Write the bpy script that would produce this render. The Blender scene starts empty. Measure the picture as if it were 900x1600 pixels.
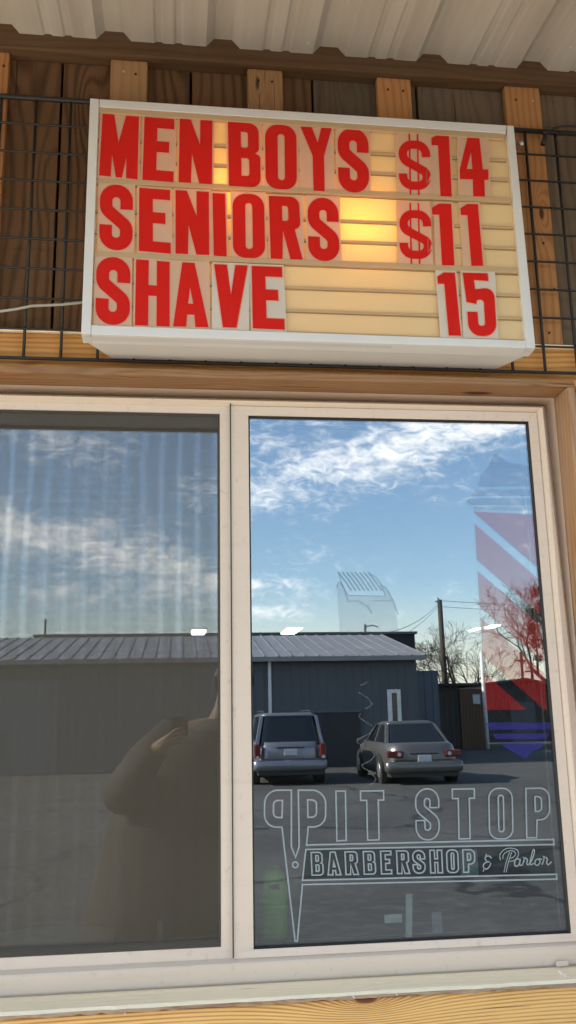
import bpy, math, random
from mathutils import Vector, Matrix, noise
random.seed(7)
PI = math.pi
sc = bpy.context.scene
COL = sc.collection
# ------------------------------------------------------------------ camera
F = 1400.0
YAW, PITCH, ROLL = (math.radians(a) for a in (7.092, 12.909, -1.1376))
EYE = Vector((0, -1.95, 1.6))
fw = Vector((math.sin(YAW) * math.cos(PITCH), math.cos(YAW) * math.cos(PITCH), math.sin(PITCH)))
r0 = Vector((math.cos(YAW), -math.sin(YAW), 0))
u0 = r0.cross(fw)
c_, s_ = math.cos(ROLL), math.sin(ROLL)
rt = c_ * r0 + s_ * u0
up = -s_ * r0 + c_ * u0
cam = bpy.data.objects.new('camera', bpy.data.cameras.new('camera'))
COL.objects.link(cam)
cam.matrix_world = Matrix.Translation(EYE) @ Matrix((rt, up, -fw)).transposed().to_4x4()
cam.data.sensor_fit = 'VERTICAL'; cam.data.sensor_height = 36; cam.data.lens = F / 1600 * 36
cam.data.clip_start = .05; cam.data.clip_end = 2000
sc.camera = cam


def ray(x, y): return (x - 450) / F * rt - (y - 800) / F * up + fw


def at(x, y, Y=0.0):
    """point at distance plane Y seen at picture coordinates of the photograph (used to measure sizes)"""
    d = ray(x, y); t = (Y - EYE.y) / d.y
    return EYE + d * t


def plane_hit(x, y, P, N):
    d = ray(x, y); t = (P - EYE).dot(N) / d.dot(N)
    return EYE + d * t

# ------------------------------------------------------------------ meshes


class MB:
    def __init__(s): s.v = []; s.f = []; s.r = []

    def poly(s, pts, rnd=0.0):
        n = len(s.v); s.v += [tuple(p) for p in pts]; s.f.append(tuple(range(n, n + len(pts)))); s.r.append(rnd)

    def box(s, x0, x1, y0, y1, z0, z1, rnd=0.0):
        n = len(s.v)
        s.v += [(x, y, z) for z in (z0, z1) for y in (y0, y1) for x in (x0, x1)]
        for f in ((0, 2, 3, 1), (4, 5, 7, 6), (0, 1, 5, 4), (2, 6, 7, 3), (0, 4, 6, 2), (1, 3, 7, 5)):
            s.f.append(tuple(n + i for i in f)); s.r.append(rnd)

    def hexa(s, p, rnd=0.0):  # p: 8 points ordered like box
        n = len(s.v); s.v += [tuple(q) for q in p]
        for f in ((0, 2, 3, 1), (4, 5, 7, 6), (0, 1, 5, 4), (2, 6, 7, 3), (0, 4, 6, 2), (1, 3, 7, 5)):
            s.f.append(tuple(n + i for i in f)); s.r.append(rnd)

    def tube(s, pts, rad, n=8, rnd=0.0, cap=True):
        pts = [Vector(p) for p in pts]
        if not hasattr(rad, '__len__'): rad = [rad] * len(pts)
        base = len(s.v)
        for i, p in enumerate(pts):
            a = pts[max(i - 1, 0)]; b = pts[min(i + 1, len(pts) - 1)]
            d = (b - a).normalized()
            h = Vector((0, 0, 1)) if abs(d.z) < .9 else Vector((1, 0, 0))
            e = d.cross(h).normalized(); g = d.cross(e)
            for k in range(n):
                t = 2 * PI * k / n
                s.v.append(tuple(p + (e * math.cos(t) + g * math.sin(t)) * rad[i]))
        for i in range(len(pts) - 1):
            for k in range(n):
                a = base + i * n + k; b = base + i * n + (k + 1) % n
                s.f.append((a, b, b + n, a + n)); s.r.append(rnd)
        if cap:
            s.f.append(tuple(base + k for k in range(n))); s.r.append(rnd)
            s.f.append(tuple(base + (len(pts) - 1) * n + k for k in reversed(range(n)))); s.r.append(rnd)

    def extrude_poly(s, pts, off, rnd=0.0):  # pts: list of Vector, off: Vector
        n = len(pts)
        a = [Vector(p) for p in pts]; b = [p + off for p in a]
        s.poly(a, rnd); s.poly(list(reversed(b)), rnd)
        for i in range(n):
            j = (i + 1) % n; s.poly([a[i], b[i], b[j], a[j]], rnd)

    def build(s, name, mat, parent=None, smooth=False, bevel=0, loc=None, seg=2, fixn=True):
        me = bpy.data.meshes.new(name)
        off = Vector(loc) if loc is not None else Vector((0, 0, 0))
        me.from_pydata([tuple(Vector(v) - off) for v in s.v], [], s.f)
        a = me.attributes.new('rnd', 'FLOAT', 'FACE')
        a.data.foreach_set('value', s.r)
        if fixn:
            import bmesh
            bm = bmesh.new(); bm.from_mesh(me)
            if smooth: bmesh.ops.remove_doubles(bm, verts=bm.verts, dist=1e-5)
            bmesh.ops.recalc_face_normals(bm, faces=bm.faces); bm.to_mesh(me); bm.free()
        me.materials.append(mat)
        if smooth: me.polygons.foreach_set('use_smooth', [True] * len(me.polygons))
        o = bpy.data.objects.new(name, me); COL.objects.link(o)
        o.location = off
        if parent: o.parent = parent
        if bevel:
            m = o.modifiers.new('bevel', 'BEVEL'); m.width = bevel; m.segments = seg; m.limit_method = 'ANGLE'
            m.angle_limit = math.radians(30)
        return o


def tag(o, label=None, cat=None, group=None, kind=None):
    if label: o['label'] = label
    if cat: o['category'] = cat
    if group: o['group'] = group
    if kind: o['kind'] = kind
    return o


def empty(name, loc, label, cat, group=None, rz=0):
    o = bpy.data.objects.new(name, None); COL.objects.link(o); o.location = loc; o.rotation_euler.z = rz
    o.empty_display_size = .1
    return tag(o, label, cat, group)


def keep(o, parent):
    """parent a world-space mesh under an (unrotated) empty without moving it"""
    o.parent = parent
    o.location = Vector(o.location) - world_loc(parent)
    return o


def world_loc(o):
    l = Vector(o.location)
    while o.parent: o = o.parent; l = l + Vector(o.location)
    return l

# ------------------------------------------------------------------ node helpers


class NT:
    def __init__(s, tree): s.t = tree; s.n = tree.nodes; s.l = tree.links

    def node(s, typ, **kw):
        n = s.n.new(typ)
        for k, v in kw.items():
            if k == 'inp':
                for a, b in v.items():
                    sk = n.inputs[a]
                    if isinstance(b, bpy.types.NodeSocket): s.l.new(b, sk)
                    else: sk.default_value = b
            else: setattr(n, k, v)
        return n

    def m(s, op, a, b=None, c=None, clamp=False):
        n = s.n.new('ShaderNodeMath'); n.operation = op; n.use_clamp = clamp
        for i, v in enumerate((a, b, c)):
            if v is None: continue
            if isinstance(v, (int, float)): n.inputs[i].default_value = v
            else: s.l.new(v, n.inputs[i])
        return n.outputs[0]

    def mix(s, fac, a, b, blend='MIX'):
        n = s.n.new('ShaderNodeMix'); n.data_type = 'RGBA'; n.blend_type = blend
        for i, v in ((0, fac), (6, a), (7, b)):
            if isinstance(v, (int, float)): n.inputs[i].default_value = v
            elif isinstance(v, (tuple, list)): n.inputs[i].default_value = (*v, 1) if len(v) == 3 else v
            else: s.l.new(v, n.inputs[i])
        return n.outputs[2]

    def smooth(s, x, lo, hi):
        n = s.node('ShaderNodeMapRange', interpolation_type='SMOOTHSTEP')
        s.l.new(x, n.inputs[0]) if not isinstance(x, (int, float)) else None
        n.inputs[1].default_value = lo; n.inputs[2].default_value = hi
        return n.outputs[0]

    def noise(s, vec, scale, detail=3, rough=.5, dist=0):
        n = s.node('ShaderNodeTexNoise', inp={'Scale': scale, 'Detail': detail, 'Roughness': rough, 'Distortion': dist})
        if vec is not None: s.l.new(vec, n.inputs['Vector'])
        return n.outputs['Fac']


def new_mat(name):
    m = bpy.data.materials.new(name); m.use_nodes = True
    t = NT(m.node_tree); t.n.clear()
    t.out = t.n.new('ShaderNodeOutputMaterial')
    t.mat = m
    return m, t


def principled(t, col, rough=.5, metal=0, spec=.5, bump=None, bstr=.3, bdist=.002, alpha=None):
    n = t.n.new('ShaderNodeBsdfPrincipled')
    for k, v in (('Base Color', col), ('Roughness', rough), ('Metallic', metal), ('Specular IOR Level', spec), ('Alpha', alpha)):
        if v is None: continue
        if isinstance(v, bpy.types.NodeSocket): t.l.new(v, n.inputs[k])
        elif isinstance(v, (tuple, list)): n.inputs[k].default_value = (*v, 1)
        else: n.inputs[k].default_value = v
    if bump is not None:
        b = t.node('ShaderNodeBump', inp={'Strength': bstr, 'Distance': bdist, 'Height': bump})
        t.l.new(b.outputs[0], n.inputs['Normal'])
    t.l.new(n.outputs[0], t.out.inputs[0])
    return n


def simple(name, col, rough=.5, metal=0, spec=.5, var=.12, scale=6, bstr=.0):
    m, t = new_mat(name)
    g = t.node('ShaderNodeNewGeometry').outputs['Position']
    n1 = t.noise(g, scale, 5, .6)
    f = t.m('MULTIPLY', t.m('SUBTRACT', n1, .5), var * 4)
    k = t.m('ADD', f, 1.0)
    c = t.node('ShaderNodeVectorMath', operation='SCALE', inp={0: col, 'Scale': k}).outputs[0]
    principled(t, c, rough, metal, spec, n1 if bstr else None, bstr)
    return m


def wood(name, light, dark, axis='x', rings=60, knot=1.0, ksize=.5, grey=None, greyamt=.0, rough=.75, contrast=1.0, knotcol=None, fine=.5, kpos=None):
    m, t = new_mat(name)
    g = t.node('ShaderNodeNewGeometry').outputs['Position']
    rnd = t.node('ShaderNodeAttribute', attribute_name='rnd').outputs['Fac']
    sep = t.node('ShaderNodeSeparateXYZ', inp={0: g})
    X, Y, Z = sep.outputs
    if axis == 'x': al, ac = X, Z
    elif axis == 'z': al, ac = Z, X
    else: al, ac = Y, X
    ac = t.m('ADD', ac, t.m('MULTIPLY', Y if axis != 'y' else Z, .8))
    ro = t.m('MULTIPLY', rnd, 17.3)
    al = t.m('ADD', al, ro)
    ac2 = t.m('ADD', ac, t.m('MULTIPLY', rnd, 5.7))
    def vec(a, b, c=0.0):
        n = t.node('ShaderNodeCombineXYZ')
        for i, v in enumerate((a, b, c)):
            if isinstance(v, (int, float)): n.inputs[i].default_value = v
            else: t.l.new(v, n.inputs[i])
        return n.outputs[0]
    # knots
    kv = vec(t.m('MULTIPLY', al, 2.2 * knot), t.m('MULTIPLY', ac2, 9.0))
    vor = t.node('ShaderNodeTexVoronoi', inp={'Vector': kv, 'Scale': 1.0, 'Randomness': 1.0}).outputs['Distance']
    kb = t.m('EXPONENT', t.m('MULTIPLY', t.m('POWER', t.m('DIVIDE', vor, ksize * .55), 2), -1))
    core = t.smooth(vor, ksize * .22, ksize * .10)
    if kpos:
        dx = t.m('DIVIDE', t.m('SUBTRACT', X, kpos[0]), .085); dz = t.m('DIVIDE', t.m('SUBTRACT', Z, kpos[1]), .026)
        rr = t.m('SQRT', t.m('ADD', t.m('MULTIPLY', dx, dx), t.m('MULTIPLY', dz, dz)))
        kb = t.m('MULTIPLY', t.m('EXPONENT', t.m('MULTIPLY', rr, -1.0)), 3.2)
        core = t.smooth(rr, .34, .18)
    low = t.noise(vec(t.m('MULTIPLY', al, 1.2), t.m('MULTIPLY', ac2, 5.0), ro), 1.0, 2, .5)
    ph = t.m('ADD', t.m('MULTIPLY', ac2, rings), t.m('ADD', t.m('MULTIPLY', low, 5.0), t.m('MULTIPLY', kb, 3.2)))
    ring = t.m('ABSOLUTE', t.m('SUBTRACT', t.m('FRACT', ph), .5))
    ring = t.smooth(ring, .12, .5)
    fib = t.noise(vec(t.m('MULTIPLY', al, 9), t.m('MULTIPLY', ac2, 380), ro), 1.0, 4, .65)
    blot = t.noise(vec(t.m('MULTIPLY', al, 2.5), t.m('MULTIPLY', ac2, 9), ro), 1.0, 4, .6)
    f = t.m('ADD', t.m('MULTIPLY', ring, .55 * contrast), t.m('MULTIPLY', t.m('SUBTRACT', fib, .5), fine * 1.6))
    f = t.m('ADD', f, t.m('MULTIPLY', t.m('SUBTRACT', blot, .5), 1.3), clamp=True)
    c = t.mix(f, light, dark)
    if grey is not None:
        gf = t.smooth(t.noise(vec(t.m('MULTIPLY', al, 4), t.m('MULTIPLY', ac2, 30), ro), 1.0, 5, .7), .5 - greyamt * .5 - .12, .5 - greyamt * .5 + .25)
        gf = t.m('MULTIPLY', gf, min(1, greyamt * 1.6))
        c = t.mix(gf, c, grey)
    kc = knotcol or tuple(v * .35 for v in dark)
    c = t.mix(core, c, kc)
    # checks (fine dark splits along the grain)
    sp = t.noise(vec(t.m('MULTIPLY', al, 3), t.m('MULTIPLY', ac2, 120), ro), 1.0, 2, .5)
    chk = t.smooth(sp, .70, .76)
    c = t.mix(t.m('MULTIPLY', chk, .7), c, tuple(v * .3 for v in dark))
    br = t.m('ADD', .82, t.m('MULTIPLY', t.m('FRACT', t.m('MULTIPLY', rnd, 7.31)), .36))
    c = t.node('ShaderNodeVectorMath', operation='SCALE', inp={0: c, 'Scale': br}).outputs[0]
    h = t.m('SUBTRACT', t.m('ADD', fib, t.m('MULTIPLY', ring, .5)), t.m('MULTIPLY', chk, 1.5))
    principled(t, c, rough, 0, .3, h, .5, .0015)
    return m

# ------------------------------------------------------------------ materials
M = {}
M['board_dark'] = wood('board_dark_mat', (.21, .105, .044), (.07, .029, .010), 'z', 36, 1.1, .5, contrast=1.3, grey=(.13, .09, .055), greyamt=.12, rough=.8)
M['board_grey'] = wood('board_grey_mat', (.18, .115, .062), (.075, .042, .020), 'z', 42, 1.0, .35, grey=(.16, .135, .105), greyamt=.3, rough=.85)
M['stud'] = wood('stud_mat', (.50, .235, .085), (.30, .115, .032), 'z', 55, 1.3, .34, rough=.7, contrast=.9, knotcol=(.10, .03, .01))
M['stud_dull'] = wood('stud_dull_mat', (.42, .235, .105), (.24, .115, .045), 'z', 55, 1.0, .3, rough=.7, contrast=.7)
M['beam'] = wood('beam_mat', (.135, .068, .027), (.075, .034, .012), 'x', 50, 1.8, .5, grey=(.15, .10, .06), greyamt=.2, contrast=.9)
M['plank'] = wood('plank_mat', (.66, .33, .10), (.38, .14, .03), 'x', 70, 1.2, .5, rough=.7, contrast=1.1)
M['trim'] = wood('trim_mat', (.34, .155, .055), (.16, .06, .018), 'x', 80, .8, .4, grey=(.33, .23, .14), greyamt=.28, contrast=1.1)
M['jamb'] = wood('jamb_mat', (.44, .21, .08), (.20, .08, .025), 'z', 70, 1.0, .4, grey=(.42, .33, .23), greyamt=.3, contrast=1.1)
M['sill'] = wood('sill_mat', (.95, .76, .48), (.52, .36, .20), 'x', 60, 1.3, .42, grey=(.97, .82, .56), greyamt=.6, contrast=.6, knotcol=(.20, .10, .05), fine=.35)
M['sill_edge'] = wood('sill_edge_mat', (.34, .22, .13), (.13, .065, .03), 'x', 90, 2.2, .45, grey=(.48, .38, .28), greyamt=.3, contrast=1.0, knotcol=(.10, .04, .015), fine=.8)
M['lower'] = wood('lower_mat', (.74, .44, .15), (.30, .11, .018), 'x', 150, .5, .8, rough=.5, contrast=1.25, knotcol=(.16, .05, .015), fine=.3, kpos=(at(572, 1562, -.055).x, at(572, 1562, -.055).z))


def vinyl():
    m, t = new_mat('almond_vinyl')
    g = t.node('ShaderNodeNewGeometry').outputs['Position']
    n = t.noise(g, 3, 6, .65); n2 = t.noise(g, 55, 4, .6)
    c = t.mix(t.smooth(n, .45, .8), (.75, .60, .46), (.71, .56, .42))
    c = t.mix(t.m('MULTIPLY', t.smooth(n2, .58, .75), .4), c, (.50, .40, .30))
    mp = t.node('ShaderNodeMapping', inp={'Vector': g, 'Scale': (3, 3, 60)}).outputs[0]
    c = t.mix(t.m('MULTIPLY', t.smooth(t.noise(mp, 1, 4, .6), .5, .8), .3), c, (.58, .46, .34))
    principled(t, c, .42, 0, .4, n, .05)
    return m


M['vinyl'] = vinyl()
M['seam'] = simple('dark_gasket', (.02, .018, .016), .6)
M['wire'] = simple('wire_black', (.022, .018, .015), .5)
M['alu'] = simple('painted_aluminium', (.74, .72, .68), .35, 0, .5, .03, 9)
M['cab'] = simple('sign_cabinet_paint', (.66, .64, .60), .5, 0, .4, .04, 5)
M['screw'] = simple('zinc', (.6, .58, .55), .35, .8)
M['cord'] = simple('grey_cord', (.42, .38, .33), .5)


def glass_mat(name, refl, tint=(.8, .82, .8), wav=0.0):
    m, t = new_mat(name)
    tr = t.node('ShaderNodeBsdfTransparent', inp={0: (*tint, 1)})
    gl = t.node('ShaderNodeBsdfGlossy', inp={'Color': (.96, .99, 1.0, 1), 'Roughness': 0.0})
    if wav:
        g = t.node('ShaderNodeNewGeometry').outputs['Position']
        b = t.node('ShaderNodeBump', inp={'Strength': 1.0, 'Distance': wav, 'Height': t.noise(g, 1.6, 1, .4)})
        t.l.new(b.outputs[0], gl.inputs['Normal'])
    lw = t.node('ShaderNodeFresnel', inp={'IOR': 1.5}).outputs[0]
    f = t.m('ADD', refl, t.m('MULTIPLY', lw, .6), clamp=True)
    mx = t.node('ShaderNodeMixShader', inp={0: f, 1: tr.outputs[0], 2: gl.outputs[0]})
    t.l.new(mx.outputs[0], t.out.inputs[0])
    return m


M['glass'] = glass_mat('window_glass', .19, wav=.00012)
M['glass_l'] = glass_mat('window_glass_screened', .20, wav=.0001)


def screen_mat():
    m, t = new_mat('insect_mesh')
    g = t.node('ShaderNodeNewGeometry').outputs['Position']
    sep = t.node('ShaderNodeSeparateXYZ', inp={0: g}); X, Y, Z = sep.outputs
    wob = t.m('MULTIPLY', t.m('SUBTRACT', t.noise(g, 2.2, 2, .4), .5), .0035)
    P = .0015
    fx = t.m('FRACT', t.m('DIVIDE', t.m('ADD', X, wob), P)); fz = t.m('FRACT', t.m('DIVIDE', t.m('ADD', Z, t.m('MULTIPLY', wob, 3.0)), P * .45))
    a = t.m('MAXIMUM', t.m('LESS_THAN', fx, .24), t.m('LESS_THAN', fz, .16))
    d = t.node('ShaderNodeBsdfDiffuse', inp={0: (.18, .152, .112, 1)})
    tr = t.node('ShaderNodeBsdfTransparent')
    mx = t.node('ShaderNodeMixShader', inp={0: a, 1: tr.outputs[0], 2: d.outputs[0]})
    t.l.new(mx.outputs[0], t.out.inputs[0])
    return m


M['screen'] = screen_mat()


def film(name, col, alpha, rough=.4):
    m, t = new_mat(name)
    d = t.node('ShaderNodeBsdfDiffuse', inp={0: (*col, 1)})
    tr = t.node('ShaderNodeBsdfTransparent')
    g = t.node('ShaderNodeNewGeometry').outputs['Position']
    a = t.m('ADD', alpha, t.m('MULTIPLY', t.m('SUBTRACT', t.noise(g, 20, 3), .5), alpha * .15))
    mx = t.node('ShaderNodeMixShader', inp={0: a, 1: tr.outputs[0], 2: d.outputs[0]})
    t.l.new(mx.outputs[0], t.out.inputs[0])
    return m


M['film_red'] = film('red_film', (.60, .03, .03), .24)
M['film_blue'] = film('blue_film', (.08, .07, .42), .28)
M['film_dome'] = film('dome_film', (.10, .16, .40), .13)
M['film_pale'] = film('pale_film', (.42, .50, .55), .17)
M['film_etch'] = film('etched_film', (.40, .45, .44), .72)
M['film_halo'] = film('logo_tint', (.02, .03, .03), .35)
M['film_line'] = film('clipper_line', (.18, .25, .32), .55)
M['film_cord'] = film('cord_line', (.42, .42, .40), .26)


def translucent_panel(name, col, tcol, tfac, var=.1, rough=.35, seed=0, spec=.35):
    m, t = new_mat(name)
    g = t.node('ShaderNodeNewGeometry').outputs['Position']
    n1 = t.noise(g, 5 + seed, 5, .6); n2 = t.noise(g, 60, 3, .6)
    k = t.m('ADD', 1 - var, t.m('MULTIPLY', n1, var * 2))
    sp = t.m('MULTIPLY', t.smooth(n2, .74, .8), .5)
    c = t.node('ShaderNodeVectorMath', operation='SCALE', inp={0: col, 'Scale': k}).outputs[0]
    c = t.mix(sp, c, tuple(v * .5 for v in col))
    p = t.n.new('ShaderNodeBsdfPrincipled')
    t.l.new(c, p.inputs['Base Color']); p.inputs['Roughness'].default_value = rough; p.inputs['Specular IOR Level'].default_value = spec
    tl = t.node('ShaderNodeBsdfTranslucent', inp={0: (*tcol, 1)})
    mx = t.node('ShaderNodeMixShader', inp={0: tfac, 1: p.outputs[0], 2: tl.outputs[0]})
    t.l.new(mx.outputs[0], t.out.inputs[0])
    return m


M['face'] = translucent_panel('yellowed_acrylic', (1.0, .81, .45), (.98, .50, .05), .32)
M['rail'] = translucent_panel('acrylic_rail', (.72, .55, .32), (.9, .55, .15), .32)
M['raildirtshade'] = translucent_panel('rail_dirt_shade', (.42, .30, .16), (.6, .35, .1), .18)
M['tile'] = translucent_panel('letter_card', (.88, .70, .52), (.98, .66, .26), .46, seed=1)
M['tile_white'] = translucent_panel('letter_card_white', (.84, .76, .66), (.9, .8, .6), .3, seed=2)
M['halo'] = translucent_panel('letter_edge', (.86, .60, .42), (1, .6, .3), .3)
M['red'] = translucent_panel('red_letter', (.86, .016, .010), (1.0, .05, .01), .32, .12, .28, spec=.45)


def metal_roof():
    m, t = new_mat('porch_roof_metal')
    g = t.node('ShaderNodeNewGeometry').outputs['Position']
    mp = t.node('ShaderNodeMapping', inp={'Vector': g, 'Scale': (14, .8, 1)}).outputs[0]
    n = t.noise(mp, 1, 5, .6); n2 = t.noise(g, 40, 2)
    c = t.mix(t.smooth(n, .3, .75), (.56, .505, .42), (.43, .375, .30))
    c = t.mix(t.smooth(n2, .74, .78), c, (.7, .68, .6))
    principled(t, c, .45, .0, .5, n, .1)
    return m


M['roofm'] = metal_roof()


def asphalt():
    m, t = new_mat('asphalt')
    g = t.node('ShaderNodeNewGeometry').outputs['Position']
    a = t.noise(g, .25, 5, .6); b = t.noise(g, 6, 5, .7); c3 = t.noise(g, 90, 2)
    c = t.mix(t.smooth(a, .3, .7), (.046, .046, .045), (.078, .075, .070))
    c = t.mix(t.m('MULTIPLY', t.smooth(b, .45, .7), .6), c, (.11, .107, .098))
    mp = t.node('ShaderNodeVectorMath', operation='ADD', inp={0: g, 1: t.node('ShaderNodeVectorMath', operation='SCALE', inp={0: t.node('ShaderNodeTexNoise', inp={'Vector': g, 'Scale': .8, 'Detail': 4}).outputs['Color'], 'Scale': 1.5}).outputs[0]}).outputs[0]
    v = t.node('ShaderNodeTexVoronoi', feature='DISTANCE_TO_EDGE', inp={'Vector': mp, 'Scale': .18}).outputs['Distance']
    c = t.mix(t.smooth(v, .012, .004), c, (.02, .02, .02))
    oil = t.smooth(t.noise(g, .9, 3, .5), .62, .72); c = t.mix(t.m('MULTIPLY', oil, .6), c, (.025, .024, .023))
    principled(t, c, .9, 0, .3, t.m('ADD', b, c3), .4, .004)
    return m


M['asphalt'] = asphalt()


def siding(name, col, period, depth=.02, rough=.5):
    m, t = new_mat(name)
    g = t.node('ShaderNodeNewGeometry').outputs['Position']
    sep = t.node('ShaderNodeSeparateXYZ', inp={0: g})
    u = t.m('ADD', sep.outputs[0], sep.outputs[1])
    w = t.m('ABSOLUTE', t.m('SUBTRACT', t.m('FRACT', t.m('DIVIDE', u, period)), .5))
    h = t.smooth(w, .30, .42)
    mp = t.node('ShaderNodeMapping', inp={'Vector': g, 'Scale': (1.5, 1.5, .3)}).outputs[0]
    n = t.noise(mp, 1, 5, .65)
    c = t.mix(n, tuple(v * .8 for v in col), tuple(v * 1.2 for v in col))
    c = t.mix(t.m('MULTIPLY', h, .35), c, tuple(v * .7 for v in col))
    principled(t, c, rough, 0, .4, h, .8, depth)
    return m


M['siding'] = siding('blue_grey_siding', (.09, .097, .108), .3)
M['siding2'] = siding('grey_side_siding', (.10, .12, .15), .3)
M['roof_galv'] = simple('galvanised_roof', (.24, .235, .24), .45, .2, .5, .15, 1.3)
M['parapet'] = simple('dark_parapet', (.03, .032, .038), .8)
M['darkwood'] = siding('dark_shed_boards', (.035, .03, .026), .25)
M['brownwood'] = siding('brown_fence_boards', (.12, .062, .032), .16)
M['garage'] = siding('garage_boards', (.055, .05, .045), .2)
M['whitep'] = simple('white_paint', (.78, .77, .74), .5)
M['pole'] = simple('pole_wood', (.05, .042, .036), .9)
M['bark'] = simple('bark', (.075, .06, .05), .9, 0, .2, .2, 5)
M['mistle'] = simple('mistletoe_green', (.035, .045, .02), .8)
M['silver'] = simple('car_paint_silver', (.24, .24, .27), .3, .6, .5, .02, 1)
M['silver2'] = simple('car_paint_champagne', (.17, .16, .15), .3, .6, .5, .02, 1)
M['tyre'] = simple('tyre_rubber', (.02, .02, .02), .8)
M['rim'] = simple('alloy_rim', (.45, .45, .45), .35, .8)
M['carglass'] = simple('car_glass', (.012, .014, .016), .06, 0, .6, .02, 1)
M['tail'] = simple('tail_lamp_red', (.13, .01, .01), .2, 0, .6)
M['lens'] = simple('clear_lens', (.6, .55, .5), .2)
M['blackp'] = simple('black_plastic', (.03, .03, .03), .6)
M['conc'] = simple('concrete', (.52, .47, .39), .9, 0, .3, .1, 4, .3)
M['plate'] = simple('plate_white', (.55, .56, .58), .4)
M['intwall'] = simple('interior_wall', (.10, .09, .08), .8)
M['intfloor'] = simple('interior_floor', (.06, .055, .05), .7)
M['green'] = simple('lime_plastic', (.40, .80, .12), .45)
M['cloth'] = simple('dark_cape_cloth', (.07, .055, .048), .45, 0, .5, .1, 10)
M['paper'] = simple('pale_paper', (.62, .72, .70), .6)
M['bluecloth'] = simple('pale_blue_cloth', (.34, .42, .46), .8)
me, t = new_mat('lamp_emission')
t.l.new(t.node('ShaderNodeEmission', inp={0: (1, .97, .9, 1), 1: 5}).outputs[0], t.out.inputs[0]); M['lamp'] = me
me, t = new_mat('bulb_emission')
t.l.new(t.node('ShaderNodeEmission', inp={0: (1, .72, .30, 1), 1: 34}).outputs[0], t.out.inputs[0]); M['bulb'] = me

# ------------------------------------------------------------------ setting: ground
g = MB(); g.poly([(-300, -320, 0), (300, -320, 0), (300, 200, 0), (-300, 200, 0)])
tag(g.build('ground', M['asphalt']), kind='structure')
g = MB(); g.box(-12, 6, -4.4, 0.08, 0.0, .12)  # unseen pale slab, widened to bounce sunlight up onto the shop front
tag(g.build('bounce_pavement', M['conc'], bevel=.01), kind='structure')

# ------------------------------------------------------------------ the shop building
shop = empty('shop_building', (0, 0, 0), 'wood clad shop front with metal porch roof and white vinyl window', 'building')
YB = .055      # cladding face
YS = -.030      # stud face
YBD = -.008    # boards between the studs
ZBOT, ZBEAM = 2.462, 3.178
XL, XR = -12.0, 6.0
wl, wt_, wr, wb = -.645, 2.339, .895, 1.083     # outer frame of the window
# cladding above the window: vertical boards
g = MB()
xs = [-12.0]
while xs[-1] < 6: xs.append(xs[-1] + .268 + random.uniform(-.01, .01))
# one visible joint pattern near the window
near = [-.62, -.292, .02, .325, .595, .83, 1.12]
xs = [x for x in xs if x < -.75] + near + [x for x in xs if x > 1.3]
gd, gg = MB(), MB()
for i in range(len(xs) - 1):
    a, b = xs[i] + .003, xs[i + 1] - .003
    tgt = gg if a > .28 else gd
    tgt.box(a, b, YBD + random.uniform(0, .003), YBD + .03, 2.4525 if -2.2 < a < 2.3 else 2.36, 3.175, random.random())
wall_d = gd.build('wall', M['board_dark'], shop, bevel=.002)
wall_g = gg.build('wall', M['board_grey'], shop, bevel=.002)
wall_g['label'] = 'greyer cladding boards at the right'
# backing wall (rest of the building shell)
g = MB()
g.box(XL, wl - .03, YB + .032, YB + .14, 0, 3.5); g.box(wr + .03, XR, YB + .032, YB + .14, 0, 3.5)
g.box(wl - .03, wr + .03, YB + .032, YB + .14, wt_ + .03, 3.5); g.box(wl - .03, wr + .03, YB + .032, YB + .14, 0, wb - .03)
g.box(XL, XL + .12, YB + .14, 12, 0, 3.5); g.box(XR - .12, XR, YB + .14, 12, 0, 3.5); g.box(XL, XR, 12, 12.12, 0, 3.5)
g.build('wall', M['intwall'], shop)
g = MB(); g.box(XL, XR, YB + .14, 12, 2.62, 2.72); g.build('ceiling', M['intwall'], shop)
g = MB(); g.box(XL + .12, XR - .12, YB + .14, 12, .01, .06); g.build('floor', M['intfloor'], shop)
g = MB(); g.box(XL - .1, XR + .1, -.06, 12.3, 3.42, 3.6); g.build('roof', M['roofm'], shop)
# studs / battens in front of the cladding
for px0, px1, py, mt in ((-45, 13, 110, 'stud'), (172, 230, 130, 'stud_dull'), (387, 442, 140, 'stud_dull'), (590, 643, 150, 'stud'), (790, 845, 160, 'stud')):
    a = at(px0, py, YS).x; b = at(px1, py, YS).x
    zb = ZBOT
    g = MB(); g.box(a, b, YS, YBD - .001, zb, ZBEAM - .0025, random.random())
    g.build('stud', M[mt], shop, bevel=.003)
x = 1.55
while x < 5.8:
    g = MB(); g.box(x, x + .085, YS, YBD - .001, ZBOT, ZBEAM - .0025, random.random()); g.build('stud', M['stud'], shop, bevel=.003); x += .37
x = -1.0
while x > -4:
    g = MB(); g.box(x, x + .085, YS, YBD - .001, ZBOT, ZBEAM - .0025, random.random()); g.build('stud', M['stud'], shop, bevel=.003); x -= .37
for (px, py) in ((193, 112), (212, 116), (404, 126), (425, 128), (606, 140), (630, 142), (806, 156), (832, 158), (849, 380), (866, 452), (858, 520), (6, 103)):
    p = at(px, py, YS)
    g = MB(); g.tube([(p.x, YS + .002, p.z), (p.x, YS - .0012, p.z)], .0032, 10); g.build('nail_head', M['screw'] if px in (193, 832) else M['seam'], shop)
# horizontal plank above window trim
for a, b in ((-2.2, -.80), (-.80, .985), (.988, 2.4)):
    g = MB(); g.box(a, b, -.026, YB - .002, 2.359, 2.452, random.random()); g.build('header_plank', M['plank'], shop, bevel=.003)
g = MB(); g.box(-2.2, 2.4, -.034, YBD - .001, 2.4525, 2.4605, .4); g.build('header_cap', M['sill'], shop)
# beam under porch roof
g = MB(); g.box(-4.2, 6, -.045, YB - .0005, 3.176, 3.37, .33); g.build('beam', M['beam'], shop, bevel=.004)
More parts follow.
